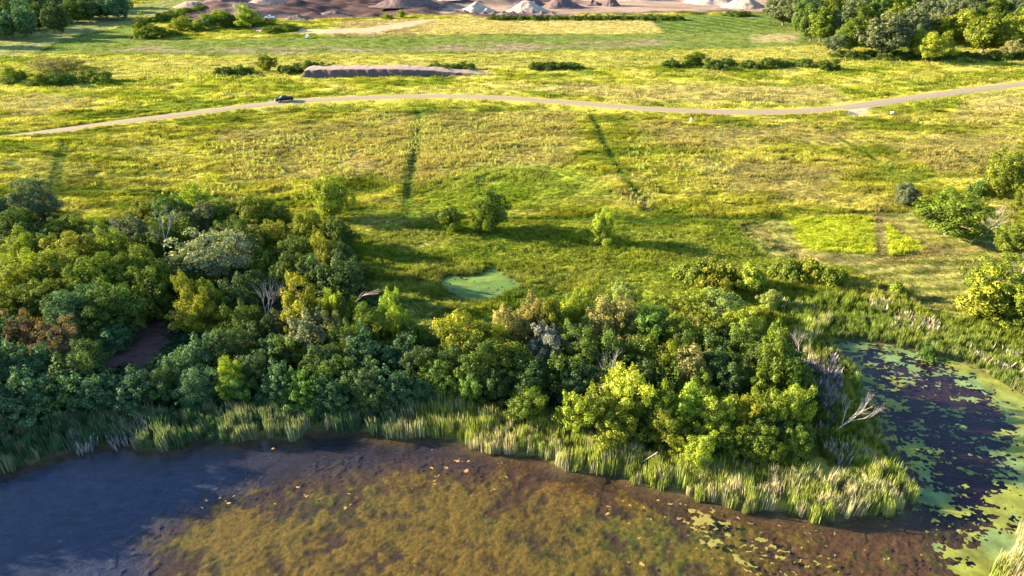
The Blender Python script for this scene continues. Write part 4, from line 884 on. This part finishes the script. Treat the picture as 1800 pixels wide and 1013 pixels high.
# oak wood at upper right
OW = 'oaks of the upper right wood'
for u, v, w, h, key, col, lab in ((1385, -8, 62, 15, 'oak', 'greyd', 'grey-green oak at the left end of the upper right wood by the white post'), (1417, 2, 40, 14, 'round', 'green', 'brighter green narrow tree beside the leftmost oak of the upper right wood'), (1430, 25, 24, 9, 'column', 'lime', 'small light green tree in front of the upper right wood'),
        (1452, 15, 56, 15, 'oak', 'mid', 'second front oak from the left of the upper right wood'), (1470, 58, 34, 9, 'airy', 'greyd', 'small greyish tree at the corner of the yellow field'), (1505, 32, 44, 14, 'oak', 'mid', 'green oak at the front behind the small greyish tree'),
        (1562, 28, 90, 16, 'oak', 'greyd', 'broad grey-green oak in the centre front of the upper right wood'), (1615, 52, 34, 10, 'round', 'yg', 'small yellow-green tree right of the broad grey-green oak'), (1650, 54, 46, 12, 'clump', 'yg', 'bright yellow-green tree at the front of the upper right wood'),
        (1700, 18, 66, 15, 'oak', 'olive', 'olive oak right of the bright yellow-green tree'), (1745, 25, 76, 16, 'oak', 'oliveg', 'big olive-green oak at the right front of the upper right wood'), (1786, 68, 34, 8, 'airy', 'tan', 'small tan shrub tree under the rightmost oak'), (1790, 30, 60, 15, 'oak', 'yg', 'sunny oak cut by the right border')):
    T(u, v, w, h, key, col, lab, group=OW)
k = 0
for row, (v0, us) in enumerate(((12, range(1440, 1900, 44)), (-6, range(1420, 1960, 42)), (-22, range(1380, 2000, 46)), (-38, range(1380, 2050, 50)))):
    for u in us:
        k += 1; T(u + random.uniform(-9, 9), v0 + random.uniform(-3, 3), random.uniform(46, 62), random.uniform(14, 17), 'oak', random.choice(['greyd', 'mid', 'mid', 'greyd', 'oliveg', 'dark']),
          zone='ow')
for u in range(1480, 1880, 26):
    T(u, 88 + random.uniform(-3, 4), 34, 2.5, 'bush', 'dark', 'low dark bush at the foot of the upper right wood, ' + NTH[(u - 1480) // 26], group='bushes along the foot of the upper right wood')
# dark wood at upper left
for row in range(4):
    for j in range(10):
        f = j / 9; u = -60 + 262 * f + row * -16; v = 26 - 38 * f - row * 13
        T(u + random.uniform(-6, 6), v + random.uniform(-2, 2), 44, random.uniform(12, 15), 'oak', random.choice(['dark', 'deep', 'dark', 'teal']), 'dark leafy tree of the upper left corner wood, %s, %s row' % (NTH[j], ('front', 'second', 'third', 'back')[row]), group='trees of the upper left wood')
# the wood goes on over the rise to the left of the frame; it shades the pond's left side
for j in range(46):
    x = random.uniform(-100, -64) - max(0, 0.0) ; y = random.uniform(34, 76) if j < 26 else random.uniform(76, 130); x = x - max(0, (y - 62) * .80)
    if x > -.78 * y - 13 or float(sdf(np.array([x]), np.array([y]), POND)[0]) > -2: continue
    put_tree('oak_tree', x, y, 'oak', j, random.uniform(.8, 1.05) * .75, random.uniform(.9, 1.1) * (.9 if y < 60 else .95 if y < 78 else .6), PAL['mid'], 'tall oak on the rise beyond the left border of the picture', 'tree', 'oaks on the left rise')

auto_labels()
# ------------------------------------------------------------ dead trees
def dead_mesh(seed, L, rad, depth, spread, lean=(0, 0, 1)):
    r = random.Random(seed); mb = MB(); branch(mb, r, Vector((0, 0, -.2)), Vector(lean).normalized(), L, rad, depth, spread); return mb.mesh('dead_branches', M['dead'])
def D(u, v, seed, L, rad, depth, spread, lean, label, z=.6, name='dead_tree', rise=0):
    x, y = G(u, v, .6 + rise); z = hz(x, y)
    o = link(name, dead_mesh(seed, L, rad, depth, spread, lean)); o.location = (x, y, z + rise); tag(o, label, 'dead tree'); return o
D(1455, 768, 3, 3.3, .09, 3, .55, (.75, .1, .75), 'bare whitish dead tree leaning right over the inlet')
D(470, 590, 5, 4.2, .13, 3, .35, (0, 0, 1), 'pinkish dead snag with upright twigs in the left wood')
D(285, 465, 6, 4.8, .14, 3, .5, (.3, 0, 1), 'bare grey tree left of the big silvery tree')
D(245, 450, 8, 4.2, .12, 3, .7, (-.6, -.1, .9), 'bare grey spreading tree above the brown clearing')
D(600, 560, 10, 5.2, .10, 1, .4, (.8, 0, .75), 'thin white dead limb leaning right beside the swale')
D(160, 610, 12, 2.6, .14, 2, .8, (.7, -.4, .35), 'fallen pale log with stubby branches by the brown clearing')
D(1075, 705, 14, 3.4, .09, 3, .5, (0, 0, 1), 'pinkish dead twigs rising behind the tall yellow-green front tree')
D(1035, 715, 15, 2.4, .07, 3, .6, (.2, 0, 1), 'small pinkish dead twigs left of the tall yellow-green front tree')
D(1705, 425, 16, 3.9, .15, 3, .6, (.45, -.35, .8), 'grey dead branches jutting from the large tree beside the mown ground')
D(545, 525, 17, 3.6, .09, 3, .5, (0, 0, 1), 'grey dead snag among the dark trees near the left wood corner')
D(1405, 625, 18, 2.0, .06, 3, .55, (0, 0, 1), 'short pale dead twigs at the right end of the central wood')
D(1790, 520, 19, 4.0, .12, 2, .5, (-.2, -.2, 1), 'whitish bare stem inside the large loose-crowned right-border tree')
for (u, v, L, rz, lab) in ((1050, 822, 5.5, -.2, 'grey drift log lying under the cattails at the notch of the shore'), (1180, 848, 4.5, -.35, 'pale thin drift log along the sunlit cattails')):
    mb = MB(); r = random.Random(int(u)); branch(mb, r, Vector((0, 0, .06)), Vector((math.cos(rz), math.sin(rz), 0)), L, .11, 1, .5); o = link('drift_log', mb.mesh('drift_log', M['dead'])); x, y = G(u, v, 0); o.location = (x, y, .04); tag(o, lab, 'log')

# ------------------------------------------------------------ quarry piles and the soil stockpile
def pile(name, u, v, wpx, h, mat, label, sy=.8, ridge=0, seed=1, flat=0):
    """heap whose foot is seen at (u, v), wpx wide, h metres high"""
    x0, y0 = G(u, v, .3); dep = depth_at(x0, y0); Rx = wpx * dep / F / 2; Ry = Rx * sy; y0 = y0 + Ry
    na, nr = 72, 22; V = []; 
    for i in range(nr + 1):
        for j in range(na):
            t = 2 * math.pi * j / na; f = i / nr; k = 1 + .13 * (vnoise(np.array(math.cos(t) * 2.2 + seed * 9), np.array(math.sin(t) * 2.2)) - .5) * 2
            V.append((math.cos(t) * Rx * f * k + 0, math.sin(t) * Ry * f * k, f))
    V = np.array(V); f = V[:, 2]
    gx = np.abs(V[:, 0]) / Rx; d = np.clip((f - ridge * 0), 0, 1)
    prof = 1 - d; prof = np.minimum(prof, 1 - flat) / (1 - flat); prof = prof - .10 * np.sin(prof * math.pi)
    gul = (fbm(V[:, 0] + seed * 31, V[:, 1], Rx * .35, 4, seed) - .5) * .62 * np.sin(np.clip(prof, 0, 1) * math.pi) ** .6
    V[:, 2] = np.maximum(h * (prof + gul), 0) - .25
    ids = np.arange((nr + 1) * na).reshape(nr + 1, na)
    Fq = np.stack([ids[:-1], np.roll(ids[:-1], -1, 1), np.roll(ids[1:], -1, 1), ids[1:]], -1).reshape(-1, 4)[:, ::-1]
    o = link(name, mesh_np(name, V, Fq, mat, True)); o.location = (x0, y0, hz(x0, y0)); tag(o, label, 'pile'); return o
pile('sand_pile', 838, 26, 76, 6.5, M['sand'], 'pale sunlit sand pile standing alone in the middle of the quarry', seed=2)
pile('soil_pile', 712, 23, 135, 8, M['soil'], 'long dark purple soil heap left of the pale sand pile', sy=.4, seed=3, flat=.3)
pile('sand_pile', 925, 24, 88, 6, M['sand'], 'low crumbly sand heap between the sand pile and the dark cone', sy=.5, seed=4, flat=.2)
pile('soil_pile', 935, 14, 70, 7, M['soil'], 'shaded brown heap behind the low crumbly sand heap', sy=.5, seed=5)
pile('gravel_pile', 990, 18, 84, 8.5, M['darkpile'], 'big dark conical pile in the middle of the quarry', seed=6)
pile('gravel_pile', 1043, 12, 44, 4, M['darkpile'], 'small dark pile between the two dark cones', seed=7)
pile('gravel_pile', 1075, 13, 40, 8, M['darkpile'], 'second smaller dark conical pile right of the big one', seed=8)
pile('sand_pile', 1258, 11, 110, 9.5, M['sand'], 'tall pale pile partly behind another at the right of the quarry', seed=9)
pile('sand_pile', 1318, 17, 100, 7, M['sand'], 'pale pile in front with a shaded right side at the right of the quarry', seed=10, sy=.6)
pile('sand_pile', 1140, 3, 100, 5, M['sand'], 'long pale bank at the back of the quarry', sy=.25, seed=11, flat=.4)
pile('sand_pile', 1210, -2, 80, 4, M['sand'], 'low pale bank at the back right of the quarry', sy=.25, seed=12, flat=.4)
pile('soil_pile', 790, 12, 60, 6, M['sand'], 'shaded pale mound behind the long dark soil heap', seed=13)
pile('soil_pile', 390, 12, 120, 7, M['soil'], 'broad brown soil heap behind the trees at the left of the quarry', sy=.4, seed=14, flat=.35)
pile('soil_pile', 335, 26, 70, 3, M['topsoil'], 'low brown heap at the left edge of the quarry', sy=.5, seed=15, flat=.3)
pile('soil_pile', 520, 38, 70, 3, M['soil'], 'dark low heap right of the farther white pickup', sy=.5, seed=16)
pile('soil_pile', 585, 28, 60, 3, M['soil'], 'dark low heap at the foot of the ploughed slope', sy=.4, seed=17)
pile('soil_pile', 470, 15, 90, 5, M['topsoil'], 'brown bank with tracks above the farther white pickup', sy=.4, seed=18, flat=.4)
for q in range(11):
    pile('rubble_heap', 800 + q * 17, 27.5, 20, 1.6, M['soil'], 'small dark clod heap under the sand piles, ' + NTH[q], seed=30 + q, sy=.8)
# flat-topped soil stockpile beyond the road
def stockpile():
    A = np.array(G(524, 138)); B = np.array(G(880, 133)); n = 150; L = np.linalg.norm(B - A); t = (B - A) / L; nn = np.array([-t[1], t[0]])
    prof = [(-.6, -.4), (0, 0), (1.2, .95), (2.3, 1.0), (6, 1.03), (10, 1.0), (13, .55), (16.5, -.2)]; V = []; cols = []
    for i in range(n + 1):
        s = i / n; hh = 2.7 * min(1, s / .035) * (1 - sstep(.45, 1.0, np.array(s)) * .93); wd = .35 + .65 * min(1, s / .06) * (1 - .3 * s)
        for k, (d, z) in enumerate(prof):
            g = (float(fbm(np.array(s * L), np.array(k * 1.7), 2.0, 3, 401)) - .5)
            p = A + t * (s * L + g * .6) + nn * (d * wd * (1 if d > 3 else 1) + g * (2.4 if 0 < k < 7 else .3)); V.append((p[0], p[1], .55 + z * hh + g * .35 * (k > 1)))
            cols.append((.25, .18, .14) if k in (3, 4, 5) else (.095, .065, .058))  # flanks darker than the top: shade of the face is in the colour
    K = len(prof); ids = np.arange((n + 1) * K).reshape(n + 1, K); Fq = np.stack([ids[:-1, :-1], ids[1:, :-1], ids[1:, 1:], ids[:-1, 1:]], -1).reshape(-1, 4)
    me = mesh_np('soil_stockpile', V, Fq, M['gravel'], True); attr(me, 'col', 'FLOAT_COLOR', 'POINT', rgba(np.array(cols)))
    tag(link('soil_stockpile', me), 'long flat-topped soil stockpile with eroded face coloured dark as shade beyond the road', 'soil stockpile')
stockpile()

# ------------------------------------------------------------ vehicles
def pickup(x, y, z, rz, paint, label, name='pickup_truck', group=None):
    root = empty(name, (x, y, z), rz); tag(root, label, 'pickup truck', group)                  # front faces +x
    b = MB(); b.prism([(-2.85, .55), (-2.85, 1.12), (-.95, 1.14), (1.25, 1.14), (2.55, 1.05), (2.82, .92), (2.86, .5), (2.5, .42), (-2.6, .42)], -.97, .97); link('body', b.mesh('body', paint, .05), root)
    b = MB(); z0, z1 = 1.13, 1.88
    b.add([(-1.05, -.92, z0), (1.35, -.92, z0), (1.35, .92, z0), (-1.05, .92, z0), (-.85, -.74, z1), (.45, -.74, z1), (.45, .74, z1), (-.85, .74, z1)],
          [(0, 3, 2, 1), (4, 5, 6, 7), (0, 1, 5, 4), (1, 2, 6, 5), (2, 3, 7, 6), (3, 0, 4, 7)]); cab = link('cab', b.mesh('cab', paint, .05), root)
    for sgn in (-1, 1):
        for (xa, xb, xc, xd) in ((-.92, -.02, -.80, -.02), (.06, 1.12, .06, .42)):
            ya, yb = sgn * .925, sgn * .775; za, zb = 1.20, 1.78; w = MB(); w.add([(xa, ya, za), (xb, ya, za), (xd, yb, zb), (xc, yb, zb)], [(0, 1, 2, 3) if sgn < 0 else (3, 2, 1, 0)]); link('side_window', w.mesh('side_window', M['glass']), cab)
    w = MB().add([(1.31, -.80, 1.21), (1.31, .80, 1.21), (.53, .66, 1.82), (.53, -.66, 1.82)], [(0, 1, 2, 3)]); w.v = [(a + .03, b_, c + .03) for a, b_, c in w.v]; link('windscreen', w.mesh('windscreen', M['glass']), cab)
    w = MB().add([(-1.07, -.76, 1.25), (-.91, -.66, 1.80), (-.91, .66, 1.80), (-1.07, .76, 1.25)], [(0, 1, 2, 3)]); link('rear_window', w.mesh('rear_window', M['glass']), cab)
    w = MB().box((-2.72, -.80, 1.10), (-1.15, .80, 1.155)); link('cargo_bed', w.mesh('cargo_bed', M['black']), root)
    w = MB(); w.box((-2.86, -.96, 1.11), (-1.06, -.80, 1.32)); w.box((-2.86, .80, 1.11), (-1.06, .96, 1.32)); w.box((-2.88, -.80, 1.11), (-2.74, .80, 1.30)); link('bed_rail', w.mesh('bed_rail', paint, .03), root)
    for xx in (-1.8, 1.85):
        for sgn in (-1, 1):
            wh = link('wheel', MB().cyl((0, 0, 0), .40, .13, 16).mesh('wheel', M['rubber']), root); wh.location = (xx, sgn * .90, .40)
            link('rim', MB().cyl((0, sgn * .125, 0), .24, .02, 12).mesh('rim', M['chrome']), wh)
    for sgn in (-1, 1):
        link('headlight', MB().box((2.74, sgn * .78 - .16, .74), (2.88, sgn * .78 + .16, .92)).mesh('headlight', M['lamp']), root)
        link('tail_light', MB().box((-2.90, sgn * .86 - .08, .78), (-2.83, sgn * .86 + .08, 1.08)).mesh('tail_light', M['red']), root)
        link('mirror', MB().box((.95, sgn * 1.08 - .10, 1.2), (1.10, sgn * 1.08 + .10, 1.42)).mesh('mirror', paint, .02), root)
    link('grille', MB().box((2.80, -.58, .62), (2.89, .58, .92)).mesh('grille', M['chrome']), root)
    link('bumper', MB().box((2.80, -.95, .40), (2.98, .95, .58)).mesh('bumper', M['chrome'], .02), root)
    link('rear_bumper', MB().box((-3.0, -.92, .42), (-2.84, .92, .6)).mesh('rear_bumper', M['chrome'], .02), root)
    return root
x, y = G(497, 181, 1.05); i = int(np.argmin((rl[:, 0] - x) ** 2 + (rl[:, 1] - y) ** 2)); q = rl[i] + nr[i] * 1.0
pickup(q[0], q[1], 1.07, math.atan2(-tg[i, 1], -tg[i, 0]), M['navy'], 'dark blue pickup truck driving left along the gravel road')
x, y = G(376, 46); pickup(x, y, hz(x, y), math.pi + .1, M['white'], 'white pickup truck parked left below the copse by the quarry')
x, y = G(474, 32); pickup(x, y, hz(x, y), math.pi - .15, M['white'], 'white pickup truck parked farther right above the grassy bank')
# white box truck half hidden behind the copse
x, y = G(412, 36); root = empty('box_truck', (x, y, hz(x, y)), .2); tag(root, 'white box truck half hidden behind the copse of trees', 'truck')
link('cargo_box', MB().box((-3.2, -1.15, .9), (1.2, 1.15, 3.1)).mesh('cargo_box', M['white'], .04), root)
link('cab', MB().prism([(1.3, .6), (1.3, 2.3), (2.1, 2.3), (2.6, 1.5), (3.2, 1.3), (3.2, .6)], -1.0, 1.0).mesh('cab', M['white'], .05), root)
link('chassis', MB().box((-3.1, -.5, .5), (1.6, .5, .88)).mesh('chassis', M['black']), root)
for xx in (-2.2, 2.2):
    for s_ in (-1, 1):
        wh = link('wheel', MB().cyl((0, 0, 0), .45, .15).mesh('wheel', M['rubber']), root); wh.location = (xx, s_ * .98, .45)
# small white things
x, y = G(1214, 213); z = hz(x, y); root = empty('marker_post', (x, y, z)); tag(root, 'small white marker post in the grass below the road bend', 'post')
link('post', MB().cyl((0, 0, 0), .12, .75, 10).mesh('post', M['plastic']), root).rotation_euler = (R(90), 0, 0)
root.children[0].location = (0, 0, .75); link('base_box', MB().box((-.3, -.25, 0), (.3, .25, .7)).mesh('base_box', M['plastic'], .03), root)
x, y = G(1568, 200); z = hz(x, y); root = empty('utility_box', (x, y, z), .2); root.scale = (.7, .7, .7); tag(root, 'small grey-white utility box in the grass by the right part of the road', 'utility box')
link('cabinet', MB().box((-.6, -.35, 0), (.6, .35, .75)).mesh('cabinet', M['plastic'], .04), root); link('lid', MB().box((-.66, -.41, .75), (.66, .41, .86)).mesh('lid', M['plastic'], .02), root)
x, y = G(540, 67); z = hz(x, y); root = empty('water_tank', (x, y, z)); tag(root, 'small white tank at the edge of the crop field below the quarry', 'tank')
t_ = link('tank', MB().cyl((0, 0, .9), .7, 1.2, 16).mesh('tank', M['plastic'], .05), root); link('cradle', MB().box((-.7, -1.1, 0), (.7, 1.1, .3)).mesh('cradle', M['black']), root)
x, y = G(1360, 26); z = hz(x, y); root = empty('white_post', (x, y, z)); tag(root, 'white post with a small cap beside the leftmost oak of the upper right wood', 'post')
link('post', MB().box((-.18, -.18, 0), (.18, .18, 4)).mesh('post', M['plastic'], .02), root); link('cap', MB().box((-.35, -.35, 4), (.35, .35, 4.5)).mesh('cap', M['plastic'], .04), root)
# long seasoned culvert pipe at the lot by the road
print('objects', len(bpy.data.objects), 'tris', sum(len(m.loop_triangles) or len(m.polygons) * 2 for m in bpy.data.meshes))
